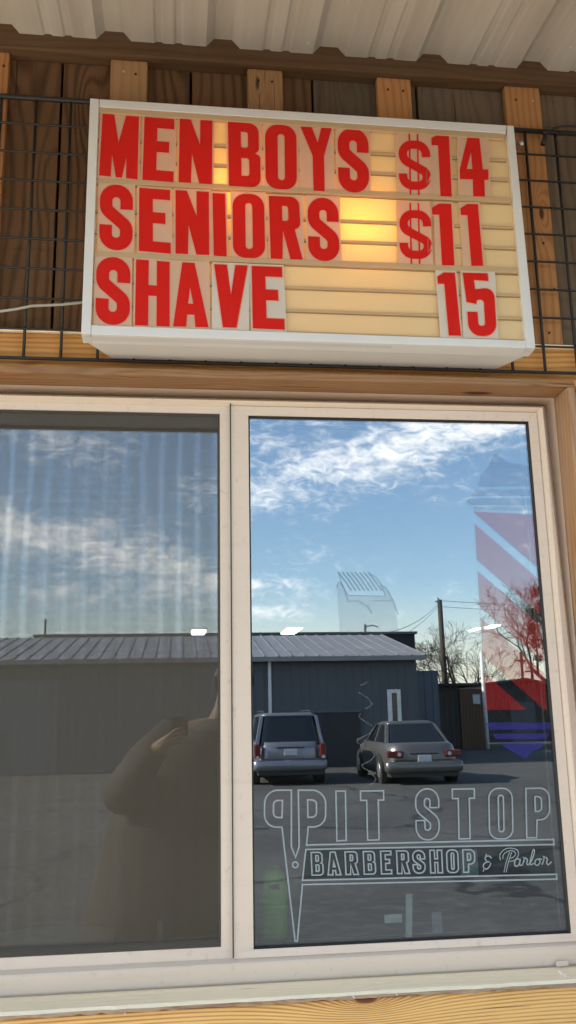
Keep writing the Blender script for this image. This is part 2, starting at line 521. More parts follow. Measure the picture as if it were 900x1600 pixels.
# clapboards right and left of window (outside of the picture mostly)
for (a, b) in ((-12, wl - .02), (wr + .022, 6)):
    g = MB(); x = a
    while x < b - .01:
        x2 = min(x + .27, b); g.box(x + .003, x2 - .003, .0, YB, .12, 2.355, random.random()); x = x2
    g.build('wall', M['stud_dull'], shop, bevel=.002)
# planks under the window
z = 1.062
for i in range(6):
    z2 = max(z - .185, .12); g = MB(); g.box(wl - .02, wr + .02, -.055, YB, z2 + .002, z - .002, .37 + i * .11); g.build('lower_plank', M['lower'], shop, bevel=.003); z = z2
# porch roof: ribbed sheet
g = MB()
prof = []
xrib = at(178, 58, -.05).x
P = (at(832, 100, -.05).x - xrib) / 4.0
k0 = int((-4.2 - xrib) / P)
sheet_y0, sheet_y1 = -.046, -1.9
zt = 3.216; slope = -.085
k = k0
while xrib + k * P < XR:
    cx = xrib + k * P
    q = P * .5
    prof += [(cx - .042, 0), (cx - .022, .024), (cx + .022, .024), (cx + .042, 0),
             (cx + q - .036, 0), (cx + q - .030, .004), (cx + q - .018, .004), (cx + q - .012, 0),
             (cx + q + .012, 0), (cx + q + .018, .004), (cx + q + .030, .004), (cx + q + .036, 0)]
    k += 1
rows = []
for (yy) in (sheet_y0, sheet_y1):
    for dz in (0, .002):
        rows.append([(x, yy, zt + (sheet_y0 - yy) * slope + z + dz) for x, z in prof])
n = len(prof)
for i in range(n - 1):
    g.poly([rows[0][i], rows[0][i + 1], rows[2][i + 1], rows[2][i]])
    g.poly([rows[1][i], rows[3][i], rows[3][i + 1], rows[1][i + 1]])
    g.poly([rows[2][i], rows[2][i + 1], rows[3][i + 1], rows[3][i]])
g.build('porch_roof', M['roofm'], shop, fixn=False)
g = MB(); g.box(-4.2, 6, -1.88, -1.84, 3.02, 3.055); g.build('porch_fascia', M['beam'], shop)
for x in (-4.15, 3.1, 5.8):
    g = MB(); g.box(x, x + .09, -1.905, -1.815, .12, 3.018); g.build('porch_post', M['stud'], shop, bevel=.004)

# ------------------------------------------------------------------ window (part of the shop) and its sub-parts
YG = .018      # glass of the right sash
YGL = .048     # glass behind the screen
pl, pr, pb, pt = .1597, .8247, 1.148, 2.276      # right pane
sl, sr, sb, st = -.575, .0905, 1.151, 2.284      # screened pane


def ring(g, o, i, yo, yi, depth):
    """a mitred frame ring: outer rect o, inner rect i (x0,x1,z0,z1); front y at the outer edge and at the inner edge"""
    (a, b, c, d), (e, f, h, k) = o, i
    oc = [(a, c), (b, c), (b, d), (a, d)]; ic = [(e, h), (f, h), (f, k), (e, k)]
    for j in range(4):
        l = (j + 1) % 4
        p = [oc[j], oc[l], ic[l], ic[j]]
        yc = yo if hasattr(yo, '__len__') else [yo] * 4; yd = yi if hasattr(yi, '__len__') else [yi] * 4
        y = [yc[j], yc[l], yd[l], yd[j]]
        fr = [Vector((q[0], yy, q[1])) for q, yy in zip(p, y)]
        bk = [Vector((q[0], depth, q[1])) for q in p]
        g.poly(fr)
        g.poly([fr[0], fr[1], bk[1], bk[0]]); g.poly([fr[3], fr[2], bk[2], bk[3]])


g = MB()
ring(g, (wl, wr, wb, wt_), (wl + .004, wr - .004, wb + .004, wt_ - .004), .004, [.002, .002, .048, .048], .08)
ring(g, (wl + .004, wr - .004, wb + .004, wt_ - .004), (wl + .034, wr - .034, wb + .036, wt_ - .028), [.002, .002, .048, .048], -.004, .08)
ring(g, (wl + .034, wr - .034, wb + .036, wt_ - .028), (wl + .038, wr - .038, wb + .040, wt_ - .030), -.004, -.002, .08)
ring(g, (wl + .038, wr - .038, wb + .040, wt_ - .030), (wl + .046, wr - .046, wb + .046, wt_ - .038), -.002, .010, .08)
window = g.build('window', M['vinyl'], shop)
window['label'] = 'white vinyl sliding window with screen on its left half'
# left sash rails around screen
g = MB()
ring(g, (wl + .0462, .1140, wb + .0462, wt_ - .0382), (sl, sr, sb, st), .011, .013, .07)
g.build('screen_sash', M['vinyl'], window, bevel=.0015)
# right sash
g = MB()
ring(g, (.1150, wr - .0462, wb + .0462, wt_ - .0382), (pl - .004, pr + .004, pb - .004, pt + .004), .005, .008, .07)
g.build('fixed_sash', M['vinyl'], window, bevel=.0015)
g = MB(); g.box(.1135, .1155, .002, .03, sb - .02, st + .028); g.build('sash_seam', M['seam'], window)
# gaskets
g = MB(); ring(g, (pl - .0038, pr + .0038, pb - .0038, pt + .0038), (pl, pr, pb, pt), .010, .016, .05); g.build('gasket', M['seam'], window)
g = MB(); ring(g, (sl, sr, sb, st), (sl + .003, sr - .003, sb + .008, st - .003), .016, .020, .04); g.build('screen_frame_and_shade', M['seam'], window)
g = MB(); g.box(sl + .003, sr - .003, .028, .040, st - .028, st - .002); g.build('screen_frame_and_shade', simple('shadow_grey', (.05, .052, .05), .6), window)  # dark strip painting the shadow under the head of the screened pane
g = MB(); g.box(pl, pr, YG, YG + .004, pb, pt); g.build('glass_pane', M['glass'], window)
g = MB(); g.box(sl, sr, YGL, YGL + .004, sb, st); g.build('glass_pane', M['glass_l'], window)
g = MB(); g.poly([(sl, .012, sb), (sr, .012, sb), (sr, .012, st), (sl, .012, st)]); g.build('insect_screen', M['screen'], window)
# track groove lines at the foot
g = MB()
g.box(wl + .05, wr - .05, -.002, .0, wb + .0005, wb + .0022)
g.build('track_groove', simple('groove', (.36, .29, .22), .6), window)
# small catch plate at lower right
a = at(869, 1502, -.006); b = at(888, 1509, -.006)
g = MB(); g.box(a.x, b.x, -.008, -.004, b.z, a.z); g.build('weep_cover', M['vinyl'], window, bevel=.001)
# wooden surround
g = MB(); g.box(wl - .02, wr + .021, -.07, .055, wt_ + .001, wt_ + .0185, .21); g.build('window_trim', M['trim'], window, bevel=.0025)
g = MB(); g.box(wr + .001, wr + .020, -.07, .055, wb, wt_ + .0005, .63); g.build('window_trim', M['jamb'], window, bevel=.0025)
g = MB(); g.box(wl - .020, wl - .001, -.07, .055, wb, wt_ + .0005, .13); g.build('window_trim', M['jamb'], window, bevel=.0025)
# weathered sill with uneven broken front edge
g, ge = MB(), MB(); N = 120
xs_ = [wl - .02 + (wr - wl + .04) * i / N for i in range(N + 1)]
def fy(x): return -.072 + .004 * noise.noise(Vector((x * 9, 3, 0))) + .0025 * noise.noise(Vector((x * 40, 7, 0)))
def fz(x): return 1.0640 + .004 * noise.noise(Vector((x * 70, 2, 9))) + .003 * noise.noise(Vector((x * 20, 1, 5)))
for i in range(N):
    a, b = xs_[i], xs_[i + 1]
    tA, tB = (a, fy(a) + .006, 1.076), (b, fy(b) + .006, 1.076)
    mA, mB = (a, fy(a), 1.071), (b, fy(b), 1.071)
    lA, lB = (a, fy(a) + .002, fz(a)), (b, fy(b) + .002, fz(b))
    g.poly([(a, .05, 1.0825), (b, .05, 1.0825), (b, -.003, 1.0825), (a, -.003, 1.0825)]); g.poly([(a, -.003, 1.0825), (b, -.003, 1.0825), tB, tA]); g.poly([tA, tB, mB, mA]); ge.poly([mA, mB, lB, lA]); ge.poly([lA, lB, (b, .05, fz(b)), (a, .05, fz(a))])
for v in g.r: pass
g.r = [.52] * len(g.f)
sill_o = g.build('sill', M['sill'], window)
ge.r = [.31] * len(ge.f); ge.build('sill_edge', M['sill_edge'], window)
# staples in the sill
for (px, py, dx) in ((551, 1556, 6), (619, 1553, 4), (873, 1517, 12), (880, 1521, 8), (195, 1583, 4)):
    p = at(px, py, -.076)
    g = MB(); g.tube([p, p + Vector((dx * .0006, 0, -dx * .0007))], .0009, 5); g.build('staple', M['screw'], window)

# ------------------------------------------------------------------ glyphs


def rc(pts, n=6):
    """closed contour; entries (x,y) or (x,y,r) -> polyline with rounded corners"""
    out = []; L = len(pts)
    for i in range(L):
        p = Vector(pts[i][:2]); r = pts[i][2] if len(pts[i]) > 2 else 0
        if not r: out.append(p); continue
        a = Vector(pts[i - 1][:2]); b = Vector(pts[(i + 1) % L][:2])
        out += arc(a, p, b, r, n)
    return out


def arc(a, p, b, r, n):
    u, v = (a - p), (b - p); lu, lv = u.length, v.length; u.normalize(); v.normalize()
    ang = math.acos(max(-1, min(1, u.dot(v)))); d = min(r / math.tan(ang / 2), lu * .5 if lu < 1e9 else 0, lv * .5) if ang > 1e-3 else 0
    d = min(r / math.tan(ang / 2), lu * .98, lv * .98)
    rr = d * math.tan(ang / 2)
    c = p + (u + v).normalized() * (rr / math.sin(ang / 2))
    s, e = p + u * d - c, p + v * d - c
    a0 = math.atan2(s.y, s.x); a1 = math.atan2(e.y, e.x); da = (a1 - a0 + PI) % (2 * PI) - PI
    return [c + Vector((math.cos(a0 + da * k / n), math.sin(a0 + da * k / n))) * rr for k in range(n + 1)]


def openpath(pts, n=6):
    out = [Vector(pts[0][:2])]
    for i in range(1, len(pts) - 1):
        p = Vector(pts[i][:2]); r = pts[i][2] if len(pts[i]) > 2 else 0
        out += arc(Vector(pts[i - 1][:2]), p, Vector(pts[i + 1][:2]), r, n) if r else [p]
    out.append(Vector(pts[-1][:2])); return out


def offs(path, d, closed=False):
    out = []; L = len(path)
    for i in range(L):
        if closed: a, b = path[i - 1], path[(i + 1) % L]
        else: a, b = path[max(i - 1, 0)], path[min(i + 1, L - 1)]
        p = path[i]
        d1 = (p - a) if (p - a).length > 1e-9 else (b - p); d2 = (b - p) if (b - p).length > 1e-9 else (p - a)
        d1 = d1.normalized(); d2 = d2.normalized()
        n1 = Vector((-d1.y, d1.x)); n2 = Vector((-d2.y, d2.x)); m = n1 + n2
        if m.length < 1e-6: m = n1
        m.normalize(); out.append(p + m * (d / max(.5, m.dot(n1))))
    return out


def thick(pts, hw, n=6):
    p = openpath(pts, n); return offs(p, hw) + list(reversed(offs(p, -hw)))


G = {
    'M': (60, [[(0, 0), (1, 100), (20, 100), (28.5, 56), (39, 100), (60, 100), (60, 0), (42, 0), (41.5, 33), (35.5, 0), (26, 0), (19, 35), (18, 0)]]),
    'E': (50, [[(0, 0), (0, 100), (50, 100), (50, 84), (22, 84), (22, 63), (42, 63), (42, 46), (22, 46), (22, 17), (50, 17), (50, 0)]]),
    'N': (50, [[(0, 0), (0, 100), (17, 100), (31.5, 61), (31.5, 100), (50, 100), (50, 0), (31, 0), (19.5, 46), (18.5, 0)]]),
    'B': (50, [[(0, 0), (0, 100), (48, 100, 15), (48, 58, 7), (42, 53), (50, 49, 7), (50, 0, 14)], [(20, 61, 3), (20, 86), (31, 86, 4), (31, 61, 4)], [(20, 17), (20, 45), (32.5, 45, 4), (32.5, 17, 4)]]),
    'O': (50, [[(0, 0, 19), (0, 100, 20), (50, 100, 20), (50, 0, 19)], [(20, 14, 5), (20, 86, 5), (31, 86, 5), (31, 14, 5)]]),
    'Y': (50, [[(0, 100), (18, 100), (27, 76), (33, 100), (50, 100), (36.5, 55), (36.5, 0), (18.5, 0), (18.5, 55)]]),
    'I': (20, [[(0, 0), (0, 100), (20, 100), (20, 0)]]),
    'R': (50, [[(0, 0), (0, 100), (47, 100, 14), (48, 52, 10), (39, 48), (50, 0), (31, 0), (20.5, 45), (18.5, 0)], [(20, 61), (20, 85), (29.5, 85, 4), (29.5, 61, 4)]]),
    'H': (50, [[(0, 0), (0, 100), (19, 100), (19, 62), (31, 62), (31, 100), (50, 100), (50, 0), (31, 0), (31, 46), (19, 46), (19, 0)]]),
    'A': (55, [[(0, 0), (14, 100), (34, 100), (55, 0), (34.5, 0), (33, 19), (22, 19), (20.5, 0)], [(23.5, 36), (26.5, 62), (31.5, 36)]]),
    'V': (50, [[(0, 100), (19, 100), (25.5, 52), (31.5, 100), (50, 100), (34, 0), (14, 0)]]),
    '1': (28, [[(11, 100), (28, 100), (28, 0), (10, 0), (10, 82), (0, 82), (0, 93, 1)]]),
    '4': (47, [[(15, 100), (34, 100), (38, 45), (47, 45), (47, 28), (40, 28), (40, 0), (21, 0), (21, 28), (0, 28), (0, 44)], [(11.5, 45), (21, 45), (19.5, 73)]]),
    '5': (50, [[(0, 100), (41, 100), (41.5, 88), (18, 89), (19, 74), (50, 78, 14), (50, 0, 20), (6, 0, 20), (5, 38), (21, 38), (21.5, 16, 5), (32.5, 16, 5), (32.5, 58, 5), (21, 58, 4), (20, 51), (4.5, 54)]]),
    'T': (36, [[(0, 100), (36, 100), (36, 81), (27.5, 81), (27.5, 0), (9.5, 0), (9.5, 81), (0, 81)]]),
    'P': (48, [[(0, 0), (0, 100), (48, 100, 20), (48, 36, 20), (22, 36), (20, 0)], [(18.5, 53), (18.5, 83), (31.5, 83, 8), (31.5, 53, 8)]]),
}
CONT = {k: (w, [rc(c) for c in cs]) for k, (w, cs) in G.items()}
CONT['S'] = (50, [thick([(40.5, 63), (40.5, 90.5, 15), (9.5, 90.5, 15), (9.5, 62, 14), (40.5, 37, 14), (40.5, 9.5, 15), (9.5, 9.5, 15), (9.5, 38)], 9.5, 8)])
CONT['$'] = (53, [thick([(45, 62), (44, 81.5, 15), (7.5, 81.5, 15), (8, 57, 13), (45.5, 37, 12), (45.5, 15, 15), (8, 15, 15), (7.5, 34)], 6.6, 8)])


def fill_mesh(contours, ext):
    cu = bpy.data.curves.new('tmp', 'CURVE'); cu.dimensions = '2D'; cu.fill_mode = 'BOTH'; cu.extrude = ext
    for c in contours:
        s = cu.splines.new('POLY'); s.points.add(len(c) - 1)
        for p, q in zip(s.points, c): p.co = (q[0], q[1], 0, 1)
        s.use_cyclic_u = True
    o = bpy.data.objects.new('tmp', cu); COL.objects.link(o)
    bpy.context.view_layer.update()
    dg = bpy.context.evaluated_depsgraph_get()
    me = bpy.data.meshes.new_from_object(o.evaluated_get(dg))
    v = [tuple(x.co) for x in me.vertices]; f = [tuple(p.vertices) for p in me.polygons]
    bpy.data.objects.remove(o); bpy.data.curves.remove(cu); bpy.data.meshes.remove(me)
    return v, f

# ------------------------------------------------------------------ the price sign
sTL, sTR = at(150, 155, -.125), at(803, 198, -.125)
sBR, sBL = at(835, 545, -.160), at(128, 523, -.160)
SN = (sTR - sBL).cross(sBR - sTL).normalized()
if SN.y > 0: SN = -SN       # towards the viewer
SP = (sTL + sTR + sBR + sBL) / 4
sign = empty('price_sign', tuple((sBL + sBR) / 2 + Vector((0, .08, 0))), 'lit sign box with yellowed face and red price letters above the window', 'sign')


def on_sign(px, py, lift=0.0):
    return plane_hit(px, py, SP, SN) + SN * lift


def quad(TL, TR, BR, BL, u, v):  # bilinear in picture coordinates
    t = [TL[i] * (1 - u) * v + TR[i] * u * v + BR[i] * u * (1 - v) + BL[i] * (1 - u) * (1 - v) for i in (0, 1)]
    return t


def raw_mesh(name, v, f, mat, parent):
    g = MB(); g.v = v; g.f = f; g.r = [0.0] * len(f)
    o = g.build(name, mat, None)
    return keep(o, parent)


# frame bars: outer corners / inner corners in picture coordinates
oTL, oTR, oBR, oBL = (141, 155), (802, 198), (836, 545), (127, 523)
iTL, iTR, iBR, iBL = (154, 168), (787, 209), (823, 533), (142, 509)


def bar(p, front, back, name='sign_frame', mat='alu'):
    a = [on_sign(*q, front) for q in p]; b = [on_sign(*q, -back) for q in p]
    g = MB(); g.hexa([b[0], b[1], a[0], a[1], b[3], b[2], a[3], a[2]])
    o = g.build(name, M[mat], None, bevel=.0015); return keep(o, sign)


bar([oTL, (147.5, 161), (134, 515), oBL], .0, .03) if False else None
bar([oTL, (155, 156.5), (142, 522.5), oBL], .004, .04)
bar([(155.4, 156), (791, 197), (790, 209.5), (155.2, 168)], .003, .04)
bar([(791.4, 197.3), oTR, oBR, (821, 544)], .004, .04)
bar([(142.4, 508.6), (820.6, 533), (820.6, 544.6), (142.4, 523.3)], .003, .04)
# cabinet (tapers towards the wall)
fr = [on_sign(*q, -.006) for q in (oBL, oBR, oTR, oTL)]
bkp = [Vector((-.0976, .052, 2.389)), Vector((.69, .052, 2.389)), Vector((.69, .052, 2.93)), Vector((-.0976, .052, 2.93))]
g = MB()
lip = [on_sign(*q, -.02) for q in (oBL, oBR, oTR, oTL)]
for i in range(4):
    j = (i + 1) % 4; g.poly([lip[i], lip[j], bkp[j], bkp[i]])
    g.poly([fr[i], fr[j], lip[j], lip[i]])
g.poly(bkp)
keep(g.build('sign_cabinet', M['cab'], None), sign)
# face panel
fp = [on_sign(*q, -.006) for q in (iBL, iBR, iTR, iTL)]
fq = [(137, 514), (826, 538), (795, 205), (149, 164)]
g = MB(); g.poly([on_sign(*q, -.008) for q in fq]); keep(g.build('sign_face', M['face'], None), sign)
# rails on the face. rows given by left/right y at the inner edges
L0, R0 = (154, 787), (142, 823)


def edge_x(y, side):
    # x of the inner edge at height y
    return (154 + (142 - 154) * (y - 168) / 341.0) if side == 0 else (787 + (823 - 787) * (y - 209) / 324.0)


def strip(yl, yr, h, front, name, mat):
    xa0, xa1 = edge_x(yl, 0), edge_x(yr, 1)
    bar([(xa0, yl), (xa1, yr), (xa1 + .1 * h, yr + h), (xa0 - .03 * h, yl + h)], front, .007, name, mat)


strip(167, 209.6, 9.0, .0015, 'letter_rail', 'rail')
strip(277, 308, 8.5, -.0005, 'letter_rail', 'rail')
strip(391.5, 418, 8.5, -.0005, 'letter_rail', 'rail')
strip(505, 530, 4.5, -.0015, 'letter_rail', 'rail')
for (yl, yr) in ((213, 246), (244, 277), (325, 352), (358, 384), (434, 458), (470, 494)):
    strip(yl, yr, 4.2, -.0028, 'letter_rail', 'rail')
    strip(yl + 4.2, yr + 4.2, 1.4, -.0045, 'rail_shadow_line', 'raildirtshade')  # brown strip under the rail: dirt with its shadow line painted in
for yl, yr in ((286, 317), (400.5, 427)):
    strip(yl, yr, 1.3, -.0045, 'rail_shadow_line', 'raildirtshade')

LET = [
    ('M', (159.4, 177.4), (217.2, 182.2), (214.9, 280.1), (154.8, 273.7)),
    ('E', (225.8, 182.5), (272.6, 186.1), (271.1, 284.7), (222.3, 280.6)),
    ('N', (280.8, 185.6), (331.9, 188.6), (331.1, 287.8), (279, 284.5)),
    ('B', (356.1, 190.3), (406, 193.6), (407.4, 293), (357.8, 290.3)),
    ('O', (414, 193.6), (463, 196.5), (464, 297), (415, 294)),
    ('Y', (469.4, 197.8), (518.6, 199.7), (520.5, 299.5), (472, 296.5)),
    ('S', (527, 199), (575.5, 202), (577, 302), (529, 299.5)),
    ('$', (621, 207.4), (673, 209), (675, 305.5), (623, 303.5)),
    ('1', (673.6, 209), (701.5, 210.5), (706, 307.2), (678.5, 306)),
    ('4', (717, 211.5), (761, 213), (764.5, 307.5), (719.5, 306)),
    ('S', (156.5, 287), (208, 290), (207, 393), (154.5, 388.5)),
    ('E', (217.5, 293.2), (265.7, 296.9), (266.9, 396.4), (216.8, 391.7)),
    ('N', (274.2, 296.9), (326.3, 299.8), (327, 398.3), (274.2, 396)),
    ('I', (332, 301.6), (351.7, 302.6), (354.3, 400.6), (333.8, 399)),
    ('O', (363.2, 302), (412.5, 304), (414.5, 404), (364, 402)),
    ('R', (420, 306), (470, 308), (473, 405.6), (423, 404)),
    ('S', (480.3, 308), (528, 310), (531, 409), (482, 406.5)),
    ('$', (622.5, 316.4), (674.5, 317.5), (677, 413), (624, 411.5)),
    ('1', (674.4, 317.6), (705, 318.5), (710, 414.6), (680, 414)),
    ('1', (718.9, 318.4), (746.7, 319), (755, 415.2), (726.5, 415)),
    ('S', (151, 400), (204, 403.5), (202.5, 509), (148.5, 505.5)),
    ('H', (212.6, 405.1), (265.1, 409.2), (265.1, 510), (210.7, 507.7)),
    ('A', (271.5, 409.4), (324, 411.4), (325.9, 511.3), (270.4, 509.7)),
    ('V', (334.6, 412.7), (387.1, 414.9), (386.5, 512.6), (333.6, 510.4)),
    ('E', (393.2, 415.3), (440.4, 417.2), (444.9, 514.9), (395, 512.6)),
    ('1', (682.8, 425.3), (710.6, 426.1), (720.3, 524.4), (691, 523.4)),
    ('5', (723, 426), (770.5, 427.2), (776.5, 525.2), (727, 524.6)),
]
for (ch, TL, TR, BR, BL) in LET:
    w, cs = CONT[ch]
    # card
    ox = 3.2; oy = 3.4
    if ch == '1': cx0, cx1 = 2.5, 3
    else: cx0, cx1 = 3.0, 3.0
    cq = [(TL[0] - cx0, TL[1] - 3.6), (TR[0] + cx1, TR[1] - 3.6), (BR[0] + cx1, BR[1] + 3.4), (BL[0] - cx0, BL[1] + 3.4)]
    white = ch == 'V' or (ch == 'E' and TL[1] > 400) or (TL[1] > 420)
    a = [on_sign(*q, -.0012) for q in cq]; b = [on_sign(*q, -.0022) for q in cq]
    g = MB(); g.hexa([b[3], b[2], a[3], a[2], b[0], b[1], a[0], a[1]])
    tile = keep(g.build('letter_card', M['tile_white' if white else 'tile'], None), sign)
    # pale edge halo, then the red letter
    def mapped(v, lift):
        out = []
        for p in v:
            q = quad(TL, TR, BR, BL, p[0] / w, p[1] / 100)
            out.append(tuple(on_sign(q[0], q[1], lift + p[2])))
        return out
    if len(cs) and ch not in ():
        # outline band as strips round each contour
        hv, hf = [], []
        for c in cs:
            A = offs(c, 1.7, True); B = offs(c, -1.7, True); n0 = len(hv)
            hv += [(p.x, p.y, 0) for p in A] + [(p.x, p.y, 0) for p in B]; L = len(c)
            for i in range(L):
                j = (i + 1) % L; hf.append((n0 + i, n0 + j, n0 + L + j, n0 + L + i))
        raw_mesh_o = MB(); raw_mesh_o.v = mapped(hv, -.0009); raw_mesh_o.f = hf; raw_mesh_o.r = [0.0] * len(hf)
        keep(raw_mesh_o.build('letter_edge', M['halo'], None), tile)
    v, f = fill_mesh(cs, .0004)
    lm = MB(); lm.v = mapped(v, -.0003); lm.f = list(f)
    if ch == '$':
        for bx in (17.5, 30.5):
            n0 = len(lm.v)
            vv = [(bx, 0, 0), (bx + 2.6, 0, 0), (bx + 2.6, 100, 0), (bx, 100, 0)]
            lm.v += mapped(vv, .0002); lm.f.append((n0, n0 + 1, n0 + 2, n0 + 3))
    lm.r = [0.0] * len(lm.f)
    keep(lm.build('letter', M['red'], None), tile)
# bulbs inside the box
for (px, py, e) in ((360, 300, 1), (568, 348, 1)):
    p = on_sign(px, py, -.105)
    g = MB(); R_ = .018
    for i in range(6):
        for j in range(10):
            def sp(i, j): a = PI * i / 6; b = 2 * PI * j / 10; return p + Vector((math.sin(a) * math.cos(b), math.sin(a) * math.sin(b), math.cos(a))) * R_
            g.poly([sp(i, j), sp(i + 1, j), sp(i + 1, j + 1), sp(i, j + 1)] if 0 < i < 5 else ([sp(0, j), sp(1, j), sp(1, j + 1)] if i == 0 else [sp(5, j), sp(6, j), sp(5, j + 1)]))
    keep(g.build('bulb', M['bulb'], None), sign)

# ------------------------------------------------------------------ wire grid behind the sign
GY = -.042
grid = empty('wire_grid_panel', (.3, GY, 2.395), 'black welded wire grid fixed over the wood cladding behind the price sign', 'wire grid')
ztop, zbot = 3.048, 2.385
x0g = at(56, 168, GY).x; pitch = at(110, 175, GY).x - x0g
xa = x0g - pitch * 12; nv = 30
g = MB()
g.tube([(xa, GY, ztop), (xa + nv * pitch, GY, ztop - .012)], .0062, 8)
g.tube([(xa, GY, zbot), (xa + nv * pitch, GY, zbot)], .0042, 8)
for xx in (xa, xa + nv * pitch): g.tube([(xx, GY, zbot), (xx, GY, ztop)], .0055, 8)
keep(g.build('grid_frame', M['wire'], None, smooth=True), grid)
g = MB()
for i in range(1, nv):
    xx = xa + i * pitch; g.tube([(xx, GY, zbot), (xx + .001, GY, ztop - .006)], .0036, 6)
dz = (ztop - 2.457) / 8
for k in range(1, 9):
    zz = ztop - dz * k - .003; g.tube([(xa, GY - .006, zz), (xa + nv * pitch, GY - .006, zz - .006)], .0026, 6)
keep(g.build('grid_wires', M['wire'], None, smooth=True), grid)
p = at(814.5, 224, -.05)
g = MB()
g.tube([p + Vector((0, .02, 0)), p + Vector((0, -.002, 0))], .0065, 14); g.tube([p + Vector((0, -.002, 0)), p + Vector((0, -.005, 0))], [.0065, .003], 14)
keep(g.build('screw', M['screw'], None), grid)
# cords
pts = [at(x, y, -.055) for x, y in ((-60, 492), (-20, 489), (0, 486.5), (25, 483), (50, 478), (75, 477), (97, 476), (120, 473.5), (140, 471))]
g = MB(); g.tube(pts, .0032, 8)
keep(g.build('power_cord', M['cord'], None, smooth=True), sign)
pts = [at(x, y, -.05) for x, y in ((852, 212), (856, 207), (864, 201), (876, 197.5), (890, 197), (920, 199), (960, 205))]
g = MB(); g.tube(pts, .0024, 6)
g.tube([at(848, 226, -.053), at(852, 213, -.053)], .006, 8); g.tube([at(848, 208, -.052), at(859, 205, -.052)], .0045, 6)
o = g.build('black_cable', M['wire'], smooth=True); tag(o, 'thin black cable tied to the wire grid right of the sign', 'cable')

# ------------------------------------------------------------------ decals on the right pane
YD = YG - .0015


def dec(px, py, Y=YD): return at(px, py, Y)


def poly_decal(name, polys, mat, Y=YD):
    g = MB()
    for pl_ in polys: g.poly([dec(x, y, Y) for x, y in pl_])
    return g.build(name, M[mat] if isinstance(mat, str) else mat, window)


def clip_poly(pts, inside, inter):
    out = []
    for i in range(len(pts)):
        a, b = pts[i - 1], pts[i]
        ia, ib = inside(a), inside(b)
        if ia != ib: out.append(inter(a, b))
        if ib: out.append(b)
    return out


def halfplane(pts, f):
    """keep f(p) >= 0"""
    def inter(a, b):
        fa, fb = f(a), f(b); t = fa / (fa - fb); return (a[0] + (b[0] - a[0]) * t, a[1] + (b[1] - a[1]) * t)
    return clip_poly(pts, lambda p: f(p) >= 0, inter)


def pane_x(y): return 825.5 + (892 - 825.5) * (y - 657) / 800.0    # right edge of the pane


body = [(741, 799), (833, 803), (855, 1109), (759, 1109)]
reds = []
for u0_, u1_ in ((640, 800), (816, 870), (886, 940), (955, 1012), (1037, 1300)):
    p = list(body)
    p = halfplane(p, lambda q, u=u0_: q[1] - (u + .87 * (q[0] - 740)))
    p = halfplane(p, lambda q, u=u1_: (u + .87 * (q[0] - 740)) - q[1])
    p = halfplane(p, lambda q: pane_x(q[1]) - 1.5 - q[0])
    if len(p) > 2: reds.append(p)
pole_d = poly_decal('barber_pole_decal', reds, 'film_red')
pole_d['label'] = 'see-through barber pole decal with red stripes and blue cap'
def clipr(pl_): return halfplane(pl_, lambda q: pane_x(q[1]) - 1.5 - q[0])
poly_decal('barber_pole_decal', [clipr(p) for p in (
    [(773, 708), (778, 722), (845, 722), (845, 708)][:0] or [(774, 708), (764, 728), (752, 742), (747, 760), (828, 760), (828, 728), (790, 720)],
    [(744, 764), (735, 775), (840, 775), (838, 764)], [(733, 778), (729, 784), (737, 789), (838, 789), (842, 778)])], 'film_dome')
blues = [[(760, 1129), (862, 1129), (861, 1140), (764, 1140)], [(768, 1146), (857, 1146), (854, 1155), (776, 1155)], [(782, 1160), (850, 1160), (846, 1168), (830, 1175), (822, 1186), (800, 1174), (790, 1168)]]
poly_decal('barber_pole_decal', [clipr(b) for b in blues], 'film_blue')
poly_decal('barber_pole_decal', [clipr([(741, 791), (833, 791), (833, 797.5), (741, 797.5)])], 'film_pale')


def stroke2d(g, pts, w, closed=False, Y=YD, conv=None):
    pts = [Vector(p) for p in pts]
    A = offs(pts, w / 2, closed); B = offs(pts, -w / 2, closed); L = len(pts)
    for i in range(L if closed else L - 1):
        j = (i + 1) % L
        q = [A[i], A[j], B[j], B[i]]
        g.poly([dec(p.x, p.y, Y) for p in q])


def zz(x, y): return (510 + x * .2249, 880 + y * .2249)


# hair clipper decal
g = MB()
g.poly([dec(*zz(x, y)) for x, y in ((75, 165), (92, 130), (118, 150), (150, 225), (410, 228), (375, 140), (440, 200), (480, 300), (505, 470), (470, 480), (95, 480))])
g.build('clipper_decal', M['film_pale'], window)
g = MB()
for k in range(8):
    x = 82 + 30 * k
    g2 = [zz(x, 60), zz(x + 40, 110), zz(x + 95, 190)]
    stroke2d(g, g2, 1.5, Y=YD - .0006)
stroke2d(g, [zz(90, 65), zz(110, 150), zz(155, 222), zz(412, 228)], .8, Y=YD - .0007)
stroke2d(g, [zz(300, 70), zz(345, 95), zz(380, 145), zz(412, 225)], .8, Y=YD - .0007)
stroke2d(g, [zz(75, 170), zz(80, 140), zz(95, 128), zz(115, 150), zz(150, 250)], 1.0, Y=YD - .0008)
stroke2d(g, [zz(375, 142), zz(420, 175), zz(465, 260), zz(500, 355)], 1.0, Y=YD - .0008)
g.build('clipper_decal', M['film_line'], window)
g = MB()
stroke2d(g, [zz(140, 262), zz(230, 262), zz(290, 300), zz(320, 350)], 2.6, Y=YD - .0009)
stroke2d(g, [zz(330, 258), zz(465, 258)], 1.8, Y=YD - .0009)
g.build('clipper_decal', M['film_cord'], window)
